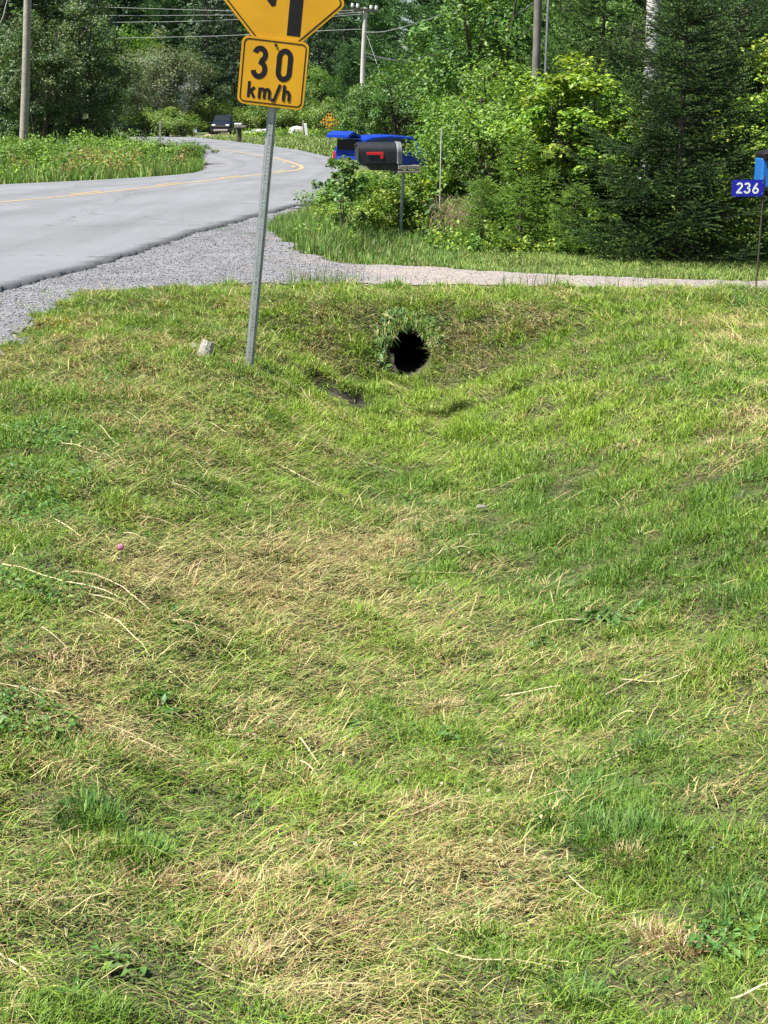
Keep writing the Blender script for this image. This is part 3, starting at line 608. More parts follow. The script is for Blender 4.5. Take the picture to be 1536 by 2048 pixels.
def conifer(name, seed, Ht, Rr, zlow=.1, lev=.13, per=6, tsp=.05, nl=.02, nw=.004, nsp=.012, pal=((.035,.08,.03),), tipcol=None, up=.0, droopk=.25, shape=.85, twl=.33, bark='bark', irr=.2, lean=0):
    rs_ = np.random.RandomState(seed); root = empty(name, (0, 0, 0))
    O, D, L, TC = [], [], [], []; mb = MB()
    z = zlow
    while z < Ht*.97:
        t = (z - zlow)/(Ht - zlow); Lb0 = Rr*(1 - t)**shape + Ht*.02
        for k in range(per):
            a = rs_.uniform(0, 6.28); Lb = Lb0*rs_.uniform(1 - irr*1.6, 1 + irr*.6); zz = z + rs_.uniform(-.5, .5)*lev
            s_ = np.linspace(0, 1, max(4, int(Lb/tsp))); rise = (up + .35*t)*s_ - droopk*(1 - t*.7)*np.sin(s_*2.1)*1.0 + .12*s_**3
            bp = np.stack([np.cos(a)*Lb*s_, np.sin(a)*Lb*s_, zz + Lb*rise], 1)
            if bp[:, 2].min() < .03: bp[:, 2] = np.maximum(bp[:, 2], .03)
            dr_ = unit(np.gradient(bp, axis=0)); sd_ = unit(np.cross(dr_, [0, 0, 1.]))
            for sg in (-1, 1):
                m_ = s_ > .1; tl = Lb*twl*(1 - s_[m_])**.7*(.5 + .5*np.minimum(1, s_[m_]*3)) + tsp*.9; tl *= rs_.uniform(.7, 1.2, m_.sum())
                dd = unit(dr_[m_]*.75 + sd_[m_]*sg*.8 + rs_.normal(size=(m_.sum(), 3))*.12 + np.array([0, 0, -.10]))
                O.append(bp[m_] + rs_.normal(size=(m_.sum(), 3))*tsp*.15); D.append(dd); L.append(tl); TC.append(s_[m_])
            O.append(bp[:-1]); D.append(dr_[:-1]); L.append(np.linalg.norm(np.diff(bp, axis=0), axis=1)); TC.append(s_[:-1])
            st = max(1, len(bp)//5); q = [Vector(v) for v in bp[::st]]; mb.tube(q, [max(.0015, Ht*.0022*(1 - j/len(q))) for j in range(len(q))], 4, False)
        z += lev*(1 - .35*t)
    O, D, L, TC = map(np.concatenate, (O, D, L, TC))
    cnt = np.maximum(1, (L/nsp).astype(int)); ids = np.repeat(np.arange(len(L)), cnt)
    st_ = np.concatenate([[0], np.cumsum(cnt)[:-1]]); fr = (np.arange(len(ids)) - st_[ids] + rs_.uniform(0, 1, len(ids)))/cnt[ids]
    b = O[ids] + D[ids]*(L[ids]*fr)[:, None]; n = len(ids)
    rnd = rs_.normal(size=(n, 3)); rnd[:, 2] = np.abs(rnd[:, 2])*.8; nd = unit(D[ids]*.75 + unit(rnd)*.75)*(nl*rs_.uniform(.7, 1.2, n))[:, None]
    sdv = unit(np.cross(nd, rs_.normal(size=(n, 3))))*nw*.5
    V = np.stack([b - sdv, b + sdv, b + nd], 1).reshape(-1, 3); T = np.arange(3*n).reshape(n, 3)
    col = cols_mix(rs_, n, pal)
    if tipcol is not None:
        k = np.clip((fr - .55)*2 + (TC[ids] - .7), 0, 1)[:, None]*.8; col = col*(1 - k) + np.array(tipcol)*k
    npmesh('crown', V, [T], M['needle'], root, col=np.repeat(col, 3, 0))
    mb.tube([(0, 0, -.2), (lean*.5, 0, Ht*.5), (lean, 0, Ht)], [Ht*.009 + .006, Ht*.006 + .004, .003], 8)
    mb.build('trunk', M[bark], root, True); return root
def put(o, px, Y, rz=0, s=(1, 1, 1), label=None, cat=None, group=None, first=False, dz=0):
    x = X(px, Y); z = float(H(x, Y)) - .03 + dz
    if not hasattr(s, '__len__'): s = (s, s, s)
    if first: o.location = (x, Y, z); o.rotation_euler = (0, 0, rz); o.scale = s; r = o
    else: r = copy_tree(o, (x, Y, z), rz, s)
    return tag(r, label, cat, group)

BR = [(.17,.29,.035),(.24,.36,.04),(.12,.22,.03),(.30,.38,.05)]      # bright leaves
MID = [(.095,.19,.03),(.13,.24,.04),(.07,.145,.025),(.18,.29,.05)]
DK = [(.035,.075,.025),(.05,.10,.03),(.07,.12,.04)]
GRY = [(.11,.155,.075),(.15,.20,.10),(.075,.115,.05),(.22,.25,.16)]
SPR = [(.028,.062,.028),(.04,.085,.035),(.055,.105,.045)]
# -- near right group
MB_Y = G(800, 480).y                                        # depth of the mailbox: shrubs around it stand behind it
o = conifer('spruce', 1, 3.3, 1.55, .06, .19, 12, .085, .019, .0115, .0030, [(.018,.042,.016),(.03,.065,.022),(.045,.09,.028)], (.19,.32,.08), shape=.62, up=.10, twl=.42, irr=.35); put(o, 1352, 17.9, .3, 1, 'dark young spruce with layered branches, left of the blue 236 number sign', 'spruce', first=True); spruce0 = o
o = conifer('fir', 2, 1.5, .78, .05, .11, 8, .06, .024, .0075, .005, [(.12,.23,.035),(.17,.29,.04),(.09,.18,.03)], (.32,.48,.06), shape=.7); put(o, 1040, 18.7, 0, 1, 'low bright green young fir on the verge, right of the brown dead brush', 'fir', first=True); fir0 = o
put(fir0, 962, 18.8, 1.9, (.7, .7, .62), 'smallest young fir, between the mailbox post and the brighter fir', 'fir')
put(fir0, 1150, 18.3, 3.3, (.8, .8, .6), 'squat young fir at the left foot of the tall dark spruce', 'fir')
o = decid('hazel_bush', 3, 2.75, .8, .1, 70, 11000, .066, BR, w_=[.4, .25, .2, .15], stems=4, asp=.7); put(o, 1150, 19.4, 0, (1.1, 1, .9), 'yellow green leafy bush pressed against the left side of the dark spruce', 'bush', first=True); hz = o
o = decid('birch_sapling', 4, 2.2, .42, .3, 34, 3400, .06, BR + MID, stems=1, asp=.75); put(o, 1215, 18.7, 0, (1, 1, .85), 'slender sapling with round leaves in front of the spruce, at its left edge', 'sapling', first=True)
o = decid('alder_bush', 5, 3.1, 1.5, .1, 85, 17000, .062, [(.12,.23,.035),(.16,.28,.045),(.08,.16,.025),(.22,.34,.05)], w_=[.35, .3, .15, .2], stems=5, asp=.65); put(o, 1005, 21, 0, (.9, .9, .74), 'dense mid green bush behind the bright young fir', 'bush', first=True); al = o
o = decid('dogwood_bush', 6, 1.3, 1.0, .02, 60, 8500, .058, BR + MID, stems=6, asp=.7); put(o, 738, MB_Y + 1.1, 0, (.8, .7, .62), 'bright leafy shrub directly beneath the mailbox', 'shrub', first=True); dg = o
o = decid('viburnum_shrub', 7, 1.65, .55, .3, 26, 900, .10, [(.11,.2,.06),(.16,.26,.08),(.08,.15,.05)], stems=4, asp=.75, droop=.9); put(o, 690, 18.6, 0, (.62, .62, .70), 'shrub of large drooping leaves at the left end of the mailbox', 'shrub', first=True); vb = o
put(dg, 872, MB_Y + 1.3, 2, (.65, .8, .62), 'leafy shrub right of the mailbox post with darker leaves', 'shrub')
put(dg, 698, 19.9, 4, (.5, .6, .45), 'low shrub at the road edge below the large leaved shrub', 'shrub')
put(dg, 945, 22, 5, (.5, .6, .9), 'rounded shrub behind the thin white marker stake', 'shrub')
put(dg, 800, MB_Y + 2.2, 1, (1.0, .8, .7), 'leafy shrub filling the space behind the mailbox post', 'shrub')
put(al, 985, 26, 2.4, (.55, .8, .75), 'taller bush behind the thin white marker stake, right of the blue car', 'bush')
o = decid('maple_sapling', 8, 1.3, .36, .1, 30, 1500, .065, BR, stems=2, asp=.85); put(o, 880, MB_Y + .3, 0, (.7, .7, .8), 'thin leafy sapling standing just right of the mailbox shelf', 'sapling', first=True); ms_ = o
put(ms_, 1487, 17.7, 1.1, (1, 1, 1.0), 'leafy sapling below the blue 236 number sign', 'sapling')
put(hz, 1500, 20.2, 3.0, (.95, 1, 1.0), 'bright yellow green bush above the blue 236 number sign', 'bush')
put(spruce0, 1455, 20.4, 2.0, (.9, .9, 1.0), 'dark spruce behind the blue 236 number sign', 'spruce')
put(spruce0, 1250, 20.6, 4.1, (.85, .85, .9), 'smaller dark spruce half hidden behind the yellow green bush', 'spruce')
put(hz, 1098, 20.2, 5.0, (.85, .9, .68), 'low yellow green bush with orange tinged leaves between fir and sapling', 'bush')
# brown dead brush
rb = np.random.RandomState(8); mb = MB()
for i in range(300):
    a = rb.uniform(-.22, .22); b = rb.uniform(-.2, .2); hh = rb.uniform(.25, .65); mb.tube([(a, b, 0), (a + rb.normal()*.06, b + rb.normal()*.06, hh*.6), (a + rb.normal()*.14, b + rb.normal()*.12, hh)], [.004, .003, .0015], 3, False)
p_ = G(905, 486); o = mb.build('dead_brush', mat('dead_brush', (.30, .25, .13), .9, 0, .4, 9)); o.location = p_; tag(o, 'patch of brown dead brush at the foot of the shrubs right of the mailbox post', 'brush')
# -- middle right group
CON2 = dict(lev=.34, per=8, tsp=.14, nl=.065, nw=.024, nsp=.014, twl=.38, irr=.35)
o = conifer('fir', 12, 6.5, 2.3, .3, pal=[(.075,.15,.04),(.10,.19,.05),(.06,.12,.035)], tipcol=(.20,.31,.07), shape=.75, **CON2); put(o, 1195, 29, 0, (.75, .75, 1), 'tall light green fir behind the yellow green bush', 'fir', first=True); fir2 = o
put(fir2, 1120, 33, 2, (.7, .7, .95), 'light green fir just right of the middle utility pole', 'fir')
put(fir2, 1375, 27, 1.2, (.8, .8, 1), 'fir with pale tips behind the top of the dark young spruce', 'fir')
o = conifer('spruce', 13, 8, 2.2, .3, pal=SPR, tipcol=(.08,.15,.06), **CON2); put(o, 1570, 24, 0, 1, 'tall spruce reaching in at the right edge of the photo', 'spruce', first=True); sp2 = o
put(sp2, 1450, 30, 2.2, 1, 'dark tall spruce standing in the gap above the blue 236 number sign', 'spruce')
put(sp2, 1250, 34, 3.2, 1, 'dark tall spruce hidden behind the light green fir', 'spruce')
o = decid('alder_tree', 14, 6, 2.4, .3, 120, 15000, .11, [(.07,.15,.03),(.10,.20,.035),(.05,.11,.025),(.16,.27,.05)], stems=3, asp=.65, cr=.19); put(o, 1000, 36, 0, 1, 'leafy tree left of the middle utility pole', 'tree', first=True); at_ = o
put(at_, 1300, 33, 2.2, (.9, .9, 1), 'leafy tree behind the pale near utility pole', 'tree')
put(at_, 1130, 40, 4.0, (1, 1, 1.15), 'leafy tree behind the middle utility pole', 'tree')
put(at_, 1465, 38, 1.0, (1, 1, 1.1), 'pale leaved tree near the top right corner', 'tree')
o = decid('alder_bush', 15, 4.1, 2.5, .1, 120, 15000, .115, [(.075,.155,.03),(.11,.21,.04),(.05,.105,.025)], stems=6, cr=.165); put(o, 800, 63, 0, 1.1, 'broad rounded alder right behind the blue car', 'bush', first=True); ab = o
put(ab, 975, 58, 2.5, (.95, .95, 1.0), 'alder thicket between the mailbox and the young fir', 'bush')
put(ab, 1010, 44, 4.2, (.9, .9, 1.05), 'right hand alder beneath the sagging cables', 'bush')
put(ab, 735, 72, 1.3, (.8, .8, .9), 'alder at the foot of the far utility pole', 'bush')
put(ab, 860, 66, 3.3, (1, 1, 1.2), 'taller alder behind the rounded alder at the blue car', 'bush')
# -- far background
FARC = dict(lev=.75, per=9, tsp=.34, nl=.24, nw=.13, nsp=.12, twl=.38)
def farp(kind, seed, **k): return conifer(kind, seed, **{**FARC, **k})
fs = farp('spruce', 21, Ht=18, Rr=3.4, zlow=.6, pal=SPR, tipcol=(.06,.11,.045), irr=.35)
fs2 = farp('spruce', 22, Ht=14, Rr=3.0, zlow=.4, pal=[(.03,.055,.03),(.045,.075,.04)], tipcol=(.08,.11,.06), droopk=.35, irr=.4)
pine = conifer('pine', 23, 17, 5.0, 1.0, lev=.9, per=7, tsp=.36, nl=.40, nw=.10, nsp=.07, pal=[(.05,.12,.04),(.07,.15,.05),(.035,.09,.03)], tipcol=(.12,.21,.06), droopk=-.05, up=.12, irr=.5, shape=.6)
fd = decid('broadleaf_tree', 24, 11, 4.4, .8, 150, 13000, .26, MID, stems=2, cr=.2)
wil = decid('willow', 25, 8.3, 4.9, .3, 230, 26000, .21, GRY, 'pale_bark', stems=5, cr=.18, asp=.45)
fb = decid('bush', 26, 2.6, 2.3, .05, 70, 5200, .17, [(.13,.22,.04),(.18,.27,.05),(.10,.17,.03)], stems=5)
put(fs, 30, 62, 0, (.85, .85, .75), 'dark spruce at the left edge behind the leaning utility pole', 'spruce', first=True)
put(fs, -45, 70, 2, .9, 'dark spruce cut off by the left edge of the photo', 'spruce')
put(fs2, 105, 72, 0, (.9, .9, .8), 'dark spruce just right of the left utility pole', 'spruce', first=True)
put(fs2, 180, 88, 2, (.9, .9, .9), 'dark spruce behind the left trees above the road verge', 'spruce')
put(fs, 420, 165, 1.2, (1.1, 1.1, 1.15), 'tall dark spruce above the parked black car', 'spruce')
put(fs2, 470, 172, 3, (1.2, 1.2, 1.4), 'tall dark spruce behind the left edge of the speed sign', 'spruce')
put(fs, 640, 160, 4, (1, 1, 1.1), 'dark spruce right of the speed sign', 'spruce')
put(fs2, 590, 168, 5, (1.1, 1.1, 1.3), 'dark spruce hidden mostly behind the speed sign', 'spruce')
put(fs, 690, 172, .4, (1, 1, 1.2), 'dark spruce left of the far utility pole', 'spruce')
put(fs2, 540, 178, 2.6, (1.2, 1.2, 1.3), 'dark spruce directly behind the sign post', 'spruce')
put(pine, 850, 112, 0, (1, 1, .95), 'broad soft needled pine between the two farther utility poles', 'pine', first=True)
put(pine, 960, 98, 2.1, (1, 1, .95), 'pine with pale green tufts left of the middle utility pole', 'pine')
put(pine, 760, 135, 4.1, (.9, .9, .85), 'lighter pine behind the far utility pole', 'pine')
put(pine, 1080, 90, 1.1, 1, 'pine behind the top of the middle utility pole', 'pine')
put(pine, 700, 128, 3.0, (.45, .45, .45), 'small soft pine above the checkerboard arrow sign', 'pine')
put(pine, 340, 185, .5, (1, 1, 1.05), 'tall green pine above the grey willow', 'pine')
put(pine, 250, 190, 2.5, (1, 1, 1.1), 'tall green pine behind the overhead wires at upper left', 'pine')
put(fd, 255, 150, 0, (.9, .9, .92), 'leafy tree rising behind the left side of the grey willow', 'tree', first=True)
put(fd, 175, 120, 2, (.8, .8, .75), 'green tree between the left utility pole and the willow', 'tree')
put(fd, 640, 148, 4, (.55, .55, .6), 'olive tree left of the checkerboard arrow sign', 'tree')
put(fd, 125, 82, 5, (.62, .62, .7), 'leafy tree with sunlit crown close right of the left utility pole', 'tree')
put(wil, 330, 139, 0, (1, 1, 1.0), 'broad grey green willow in front of the pale house', 'willow', first=True)
put(wil, 225, 128, 2.3, (.75, .7, .85), 'smaller grey green willow left of the pale house', 'willow')
dk = decid('dark_tree', 43, 6.4, 2.5, .15, 170, 19000, .135, [(.065,.125,.04),(.10,.165,.06),(.045,.09,.03),(.18,.22,.13)], stems=4, cr=.2)
put(dk, 150, 62, 0, 1, 'dense dark leaved tree at the left bend of the road', 'tree', first=True)
put(dk, 82, 58, 1.3, (.75, .75, .85), 'dark leaved tree just behind the base of the leaning utility pole', 'tree')
put(dk, 196, 68, 3.1, (.55, .6, .62), 'low dark tree whose right side overhangs the far road', 'tree')
put(fb, 420, 142, 0, (1.15, 1.1, 1.3), 'round bright bush left of the parked black car', 'bush', first=True)
put(fb, 512, 150, 2, (1.1, 1.1, 1.1), 'bush just right of the parked black car', 'bush')
put(fb, 572, 150, 4, (1.1, 1.1, 1.0), 'leafy bush right of the sign post beside the far lawn', 'bush')
put(fb, 655, 136, 4, (1.1, 1.1, 1.2), 'dark bush behind the checkerboard arrow sign', 'bush')
for i, (px, Y, s) in enumerate([(262,124,(1,.8,.6)),(300,122,(1,.8,.85)),(335,120,(1,.8,.85)),(368,119,(.8,.7,.65))]):
    put(fb, px, Y, i*1.3, s, ['leftmost bush of the row across the far road','second bush of the row across the far road, from the left','third bush of the row across the far road, under the porch railing','rightmost low bush of the row across the far road, next to the dirt drive'][i], 'bush', 'bushes lining the far side of the road')
# verge weeds at the left (many small leafy stems nobody could count)
def stems(name, label, n, xr, yr, hf, leaf, pal, mask, per=22, cat='weeds'):
    x = rg.uniform(*xr, n); y = rg.uniform(*yr, n); k = mask(x, y) & ~nograss(x, y); x, y = x[k], y[k]; n = len(x); h = hf(x, y)*rg.uniform(.6, 1.25, n)
    ids = np.repeat(np.arange(n), per); t = rg.uniform(.1, 1, len(ids)); rr = .13*(1.2 - t)*h[ids]/.6 + .02; aa = rg.uniform(0, 6.28, len(ids))
    Pp = np.stack([x[ids] + rr*np.cos(aa), y[ids] + rr*np.sin(aa), H(x, y)[ids] + h[ids]*t], 1); nm = rg.normal(size=Pp.shape)*.6; nm[:, 2] += .8; nm[:, 1] -= .3
    c = cols_mix(rg, n, pal)[ids]*rg.uniform(.8, 1.2, len(ids))[:, None]; V, T, cc = leaves(Pp, leaf*rg.uniform(.6, 1.4, len(ids)), unit(nm), rg, c)
    o = npmesh(name, V, [T], M['leaf'], col=cc); return tag(o, label, cat, kind='stuff')
lv = lambda x, y: (x < xL(y) - 1.0 - .5*np.sin(y)) & ~inpoly(x, y, PULL)
stems('verge_weeds', 'bright leafy weeds crowding the left side of the road', 4200, (-17, -4.5), (31, 66), lambda x, y: np.clip(.42 + .26*sm((xL(y) - 1.0 - x)/3.0) + .26*noise(x, y, 2.0), .14, 1.15), .075, BR[:3] + MID, lv, 26)
vp = decid('verge_bush', 41, 1.5, 1.15, .03, 60, 6500, .085, [(.13,.23,.04),(.18,.29,.05),(.09,.17,.03)], stems=6, cr=.24)
for i, (px, Y, s_, lb) in enumerate([(25,44,(1.0,1,.62),'bright bush at the left edge under the leaning utility pole'),(85,47,(.9,1,.5),'leafy bush just right of the base of the leaning utility pole'),(150,50,(.9,1,.42),'low bush among the verge weeds below the dark left trees'),(300,50,(.8,1,.42),'low bush beside the weathered wooden post'),(368,49.5,(.8,.9,.5),'dark green bush at the tip of the verge beside the gravel pull-out'),(225,56,(1.0,1,.5),'bush where the dark left trees meet the far road'),(-20,40,(.9,1,.5),'bush cut off by the left edge beside the road')]):
    put(vp, px, Y, i*1.4, s_, lb, 'bush', first=(i == 0))
redp = A(245, 335); redq = A(330, 340)
stems('red_weeds', 'reddish brown docks and seed heads among the roadside weeds', 700, (redp.x - 1.5, redq.x + .6), (37, 47), lambda x, y: .55 + 0*x, .055, [(.28,.12,.07),(.35,.2,.1),(.3,.28,.1)], lambda x, y: (x < xL(y) - .5) & (noise(x, y, 2.5, o=4) > .35) & ~inpoly(x, y, PULL), 22)
stems('far_verge_weeds', 'low weeds along the foot of the far trees', 2600, (-40, 2), (112, 150), lambda x, y: .5 + .2*noise(x, y, 6), .16, MID + BR, lambda x, y: (x > xR(y) + 1.5) & ((x < X(405, 130) - 3) | (x > X(500, 130))), 16)
stems('roadside_weeds', 'leafy weeds and brambles at the foot of the roadside shrubs', 900, (-1.2, 6.5), (18.0, 19.6), lambda x, y: .22 + .12*noise(x, y, 1), .05, BR + MID, lambda x, y: (x > xR(y) + .8) & ((x < X(715, 19.2)) | (x > X(850, 19.2))), 24)
stems('shaded_undergrowth', 'dark leafy undergrowth below the right hand trees', 2600, (-1, 12), (19.5, 34), lambda x, y: .8 + .3*noise(x, y, 2), .09, MID + DK, lambda x, y: (x > xR(y) + 2.2 + .12*(y-18)) & ((y > MB_Y + .8) | (x > X(860, 20))), 26)
# far wood behind everything: one mass
rf = np.random.RandomState(31); O_, D_, C_ = [], [], []
n = 560; tx = rf.uniform(-110, 90, n); ty = 188 + 60*rf.uniform(0, 1, n) - .0*tx; hh = rf.uniform(17, 28, n); k = 330
ids = np.repeat(np.arange(n), k); t = rf.uniform(0, 1, n*k)**.8; rr = (1 - t)**.8*3.2*rf.uniform(.3, 1, n*k); aa = rf.uniform(0, 6.28, n*k)
Pp = np.stack([tx[ids] + rr*np.cos(aa), ty[ids] + rr*np.sin(aa), H(tx, ty)[ids] + hh[ids]*t + .5], 1); nm = unit(np.stack([np.cos(aa), np.sin(aa), .7 + 0*aa], 1) + rf.normal(size=(n*k, 3))*.3)
V, T, cc = leaves(Pp, .9*rf.uniform(.6, 1.3, n*k), nm, rf, cols_mix(rf, n, [(.035,.07,.03),(.05,.10,.035),(.06,.12,.04)])[ids], asp=.5, droop=.8)
o = npmesh('far_forest', V, [T], M['leaf'], col=cc); tag(o, 'dark mixed forest closing the view behind the far bend', 'forest', kind='stuff')

# ------------------------------------------------------------------ flat lettering
def arc(cx, cz, rx, rz, a0, a1, n=20): return [(cx + rx*math.cos(R(a0 + (a1-a0)*i/n)), cz + rz*math.sin(R(a0 + (a1-a0)*i/n))) for i in range(n+1)]
GL = {'0': [arc(.3,.72,.215,.215,0,180) + arc(.3,.28,.215,.215,180,360) + [(.515,.72),(.515,.73)]],
 '3': [arc(.29,.745,.205,.19,165,-62,22) + arc(.29,.29,.225,.225,72,-168,26)],
 '2': [arc(.3,.72,.215,.215,168,-30,18) + [(.09,.06)], [(.03,.065),(.56,.065)]],
 '6': [arc(.3,.28,.215,.22,90,450,30), [(.10,.34),(.2,.6),(.42,.96)]],
 'k': [[(.1,0),(.1,1)], [(.46,.66),(.12,.30)], [(.24,.40),(.48,0)]],
 'm': [[(.1,0),(.1,.68)], [(.1,.42)] + arc(.27,.44,.15,.17,170,0,12) + [(.42,0)], [(.42,.42)] + arc(.59,.44,.15,.17,170,0,12) + [(.74,0)]],
 '/': [[(.02,-.1),(.36,1.0)]],
 'h': [[(.1,0),(.1,1)], [(.1,.42)] + arc(.28,.43,.17,.18,170,0,12) + [(.45,0)]]}
ADV = {'0': .74, '3': .72, '2': .66, '6': .66, 'k': .58, 'm': .90, '/': .42, 'h': .6}
def text(name, s, x, z, h, wx, st, m, parent, y=-.004, rot=0, ex=.0012, gap=0):
    mb = MB(); cx = x; lay = 0
    for ch in s:
        for stroke in GL[ch]:
            pts = [Vector((cx + a*h*wx, z + b*h)) for a, b in stroke]; pts = [p for i, p in enumerate(pts) if i == 0 or (p - pts[i-1]).length > 1e-5]
            n = len(pts); V = []; yy_ = y - lay*.00025; lay += 1
            for i, p in enumerate(pts):
                a = (pts[i] - pts[i-1]).normalized() if i else (pts[1]-pts[0]).normalized(); b = (pts[i+1]-pts[i]).normalized() if i < n-1 else a
                t = (a + b).normalized(); nn_ = Vector((-t.y, t.x)); k = st/2/max(.5, nn_.dot(Vector((-a.y, a.x))))
                for sg in (1, -1): q = p + nn_*k*sg; V += [(q.x, yy_, q.y), (q.x, yy_ + ex, q.y)]
            F_ = []
            for i in range(n-1):
                a = 4*i; F_ += [(a, a+4, a+6, a+2), (a+1, a+3, a+7, a+5), (a, a+1, a+5, a+4), (a+2, a+6, a+7, a+3)]
            F_ += [(0, 2, 3, 1), (4*n-4, 4*n-3, 4*n-1, 4*n-2)]; mb.add(V, F_)
        cx += ADV[ch]*h*wx + gap
    return mb.build(name, m, parent)
def rrect(w_, h_, r, n=7):
    out = []
    for (cx, cz, a) in ((w_/2-r, h_/2-r, 0), (-w_/2+r, h_/2-r, 90), (-w_/2+r, -h_/2+r, 180), (w_/2-r, -h_/2+r, 270)): out += arc(cx, cz, r, r, a, a+90, n)
    return out
def plate(mb, out, y0, y1, rot=0, c=(0, 0)):
    f = lambda p: (c[0] + p[0]*math.cos(rot) - p[1]*math.sin(rot), c[1] + p[0]*math.sin(rot) + p[1]*math.cos(rot))
    o = [f(p) for p in out]; n = len(o)
    return mb.add([(a, y0, b) for a, b in o] + [(a, y1, b) for a, b in o], [tuple(range(n)), tuple(range(n, 2*n))[::-1]] + [(i, i+n, (i+1) % n + n, (i+1) % n) for i in range(n)])
def ringp(mb, o1, o2, y0, y1, rot=0, c=(0, 0)):
    f = lambda p: (c[0] + p[0]*math.cos(rot) - p[1]*math.sin(rot), c[1] + p[0]*math.sin(rot) + p[1]*math.cos(rot))
    a = [f(p) for p in o1]; b = [f(p) for p in o2]; n = len(a); V = [(p, y, q) for L_, y in ((a, y0), (b, y0), (a, y1), (b, y1)) for p, q in L_]; F_ = []
    for i in range(n):
        j = (i+1) % n; F_ += [(i, j, n+j, n+i), (2*n+i, 3*n+i, 3*n+j, 2*n+j), (i, 2*n+i, 2*n+j, j), (n+i, n+j, 3*n+j, 3*n+i)]
    return mb.add(V, F_)

# ------------------------------------------------------------------ speed sign on its perforated post
b0 = G(497, 738); top = P(545, 212, b0.y); dv_ = top - b0; lean = math.atan2(dv_.x, dv_.z)
sg = empty('traffic_sign', b0, (0, lean, R(-2))); tag(sg, 'leaning galvanised post carrying a yellow warning diamond and a 30 km/h plate', 'road sign')
RI = Matrix.Rotation(lean, 3, 'Y').inverted()
def loc(px, py): return RI @ (P(px, py, b0.y) - b0)
tabc = loc(547, 146); dc = loc(563, -6); LEN = dc.z + .40
mb = MB(); pitch_ = .0254; nh = int((LEN + .2)/pitch_); hw = .0155
for i in range(nh):                                        # web with real square-pitch holes
    z0 = -.2 + i*pitch_; z1 = z0 + pitch_; cz = (z0+z1)/2; r_ = .0052
    sq = [(-hw, z0), (0, z0), (hw, z0), (hw, cz), (hw, z1), (0, z1), (-hw, z1), (-hw, cz)]
    oc = [(r_*math.cos(R(225 + 45*j)), cz + r_*math.sin(R(225 + 45*j))) for j in range(8)]
    mb.add([(a, 0, b) for a, b in sq] + [(a, 0, b) for a, b in oc] + [(a, .006, b) for a, b in oc], [(j, (j+1) % 8, 8+(j+1) % 8, 8+j) for j in range(8)] + [(8+j, 8+(j+1) % 8, 16+(j+1) % 8, 16+j) for j in range(8)])
pr = [(-hw, 0), (-.020, .022), (-.031, .022), (-.031, .026), (-.018, .026), (-hw+.003, .004), (hw-.003, .004), (.018, .026), (.031, .026), (.031, .022), (.020, .022), (hw, 0)]
mb.add([(a, b, zz) for zz in (-.2, LEN) for a, b in pr], [(j, j+1, 12+j+1, 12+j) for j in range(5)] + [(j, j+1, 12+j+1, 12+j) for j in range(6, 11)])
mb.build('post', M['galv'], sg)
mb = MB(); plate(mb, rrect(.444, .432, .043), -.030, -.024, c=(tabc.x, tabc.z)); sp_ = mb.build('speed_plate', M['yellow'], sg); tag(sp_, 'yellow plate reading 30 km/h')
mb = MB(); ringp(mb, rrect(.415, .403, .033), rrect(.401, .389, .027), -.0318, -.029, c=(tabc.x, tabc.z)); mb.build('border', M['black'], sp_)
text('speed_figures', '30', tabc.x - .144, tabc.z - .046, .204, .84, .034, M['black'], sp_, -.0315, gap=.040)
text('speed_unit', 'km/h', tabc.x - .160, tabc.z - .171, .102, 1.02, .019, M['black'], sp_, -.0315, gap=.012)
DR = .612; mb = MB(); plate(mb, rrect(DR, DR, .045), -.022, -.016, R(45), (dc.x, dc.z)); wp = mb.build('warning_plate', M['yellow'], sg); tag(wp, 'yellow diamond plate with a black turn arrow')
mb = MB(); ringp(mb, rrect(DR-.03, DR-.03, .036), rrect(DR-.046, DR-.046, .03), -.0238, -.021, R(45), (dc.x, dc.z)); mb.build('border', M['black'], wp)
mb = MB(); ax, az_ = dc.x, dc.z
outl = [(.06,-.235),(.148,-.235),(.148,.10),(.125,.145),(.08,.165),(-.02,.165),(-.02,.235),(-.215,.10),(-.055,-.068),(-.03,-.06),(-.02,.075),(.045,.075),(.06,.06)]
tri = [(a + ax, -.0232, b + az_) for a, b in outl]; tb = [(a + ax, -.0212, b + az_) for a, b in outl]; n = len(outl)
mb.add(tri + tb, [(0,1,2,12),(2,3,4,11),(2,11,12),(4,5,10,11),(5,6,7),(5,7,10),(7,8,9),(7,9,10)] + [(i, (i+1) % n, n+(i+1) % n, n+i) for i in range(n)]); mb.build('turn_arrow', M['black'], wp)
for (a, b) in ((tabc.x + .002, tabc.z + .178), (tabc.x + .004, tabc.z - .168)):
    mb = MB(); mb.tube([(a, -.029, b), (a, -.036, b)], [.010, .010], 10); mb.tube([(a, -.036, b), (a, -.040, b)], [.0065, .0045], 6); mb.build('bolt', M['rust'], sg, True)

# ------------------------------------------------------------------ house number sign
nb = G(1511, 577); nY = nb.y; nt_ = P(1530, 352, nY); dv_ = nt_ - nb; ln = math.atan2(dv_.x, dv_.z)
ns = empty('house_number_sign', nb, (0, ln*.9, 0)); tag(ns, 'small blue sign reading 236 on a thin rusty rod', 'number sign')
RI2 = Matrix.Rotation(ln*.9, 3, 'Y').inverted(); l2 = lambda px, py: RI2 @ (P(px, py, nY) - nb)
mb = MB(); mb.tube([(0, 0, -.15), (.004, 0, .4), (0, 0, dv_.length)], [.0085, .0085, .0085], 8); mb.build('rod', M['rust'], ns, True)
c0, c1 = l2(1463, 361), l2(1527, 391); cc_ = (c0 + c1)/2; wN = .292; hN = .148
mb = MB(); plate(mb, rrect(wN, hN, .008, 3), -.016, -.012, R(1.5), (cc_.x, cc_.z)); npn = mb.build('number_plate', M['signblue'], ns)
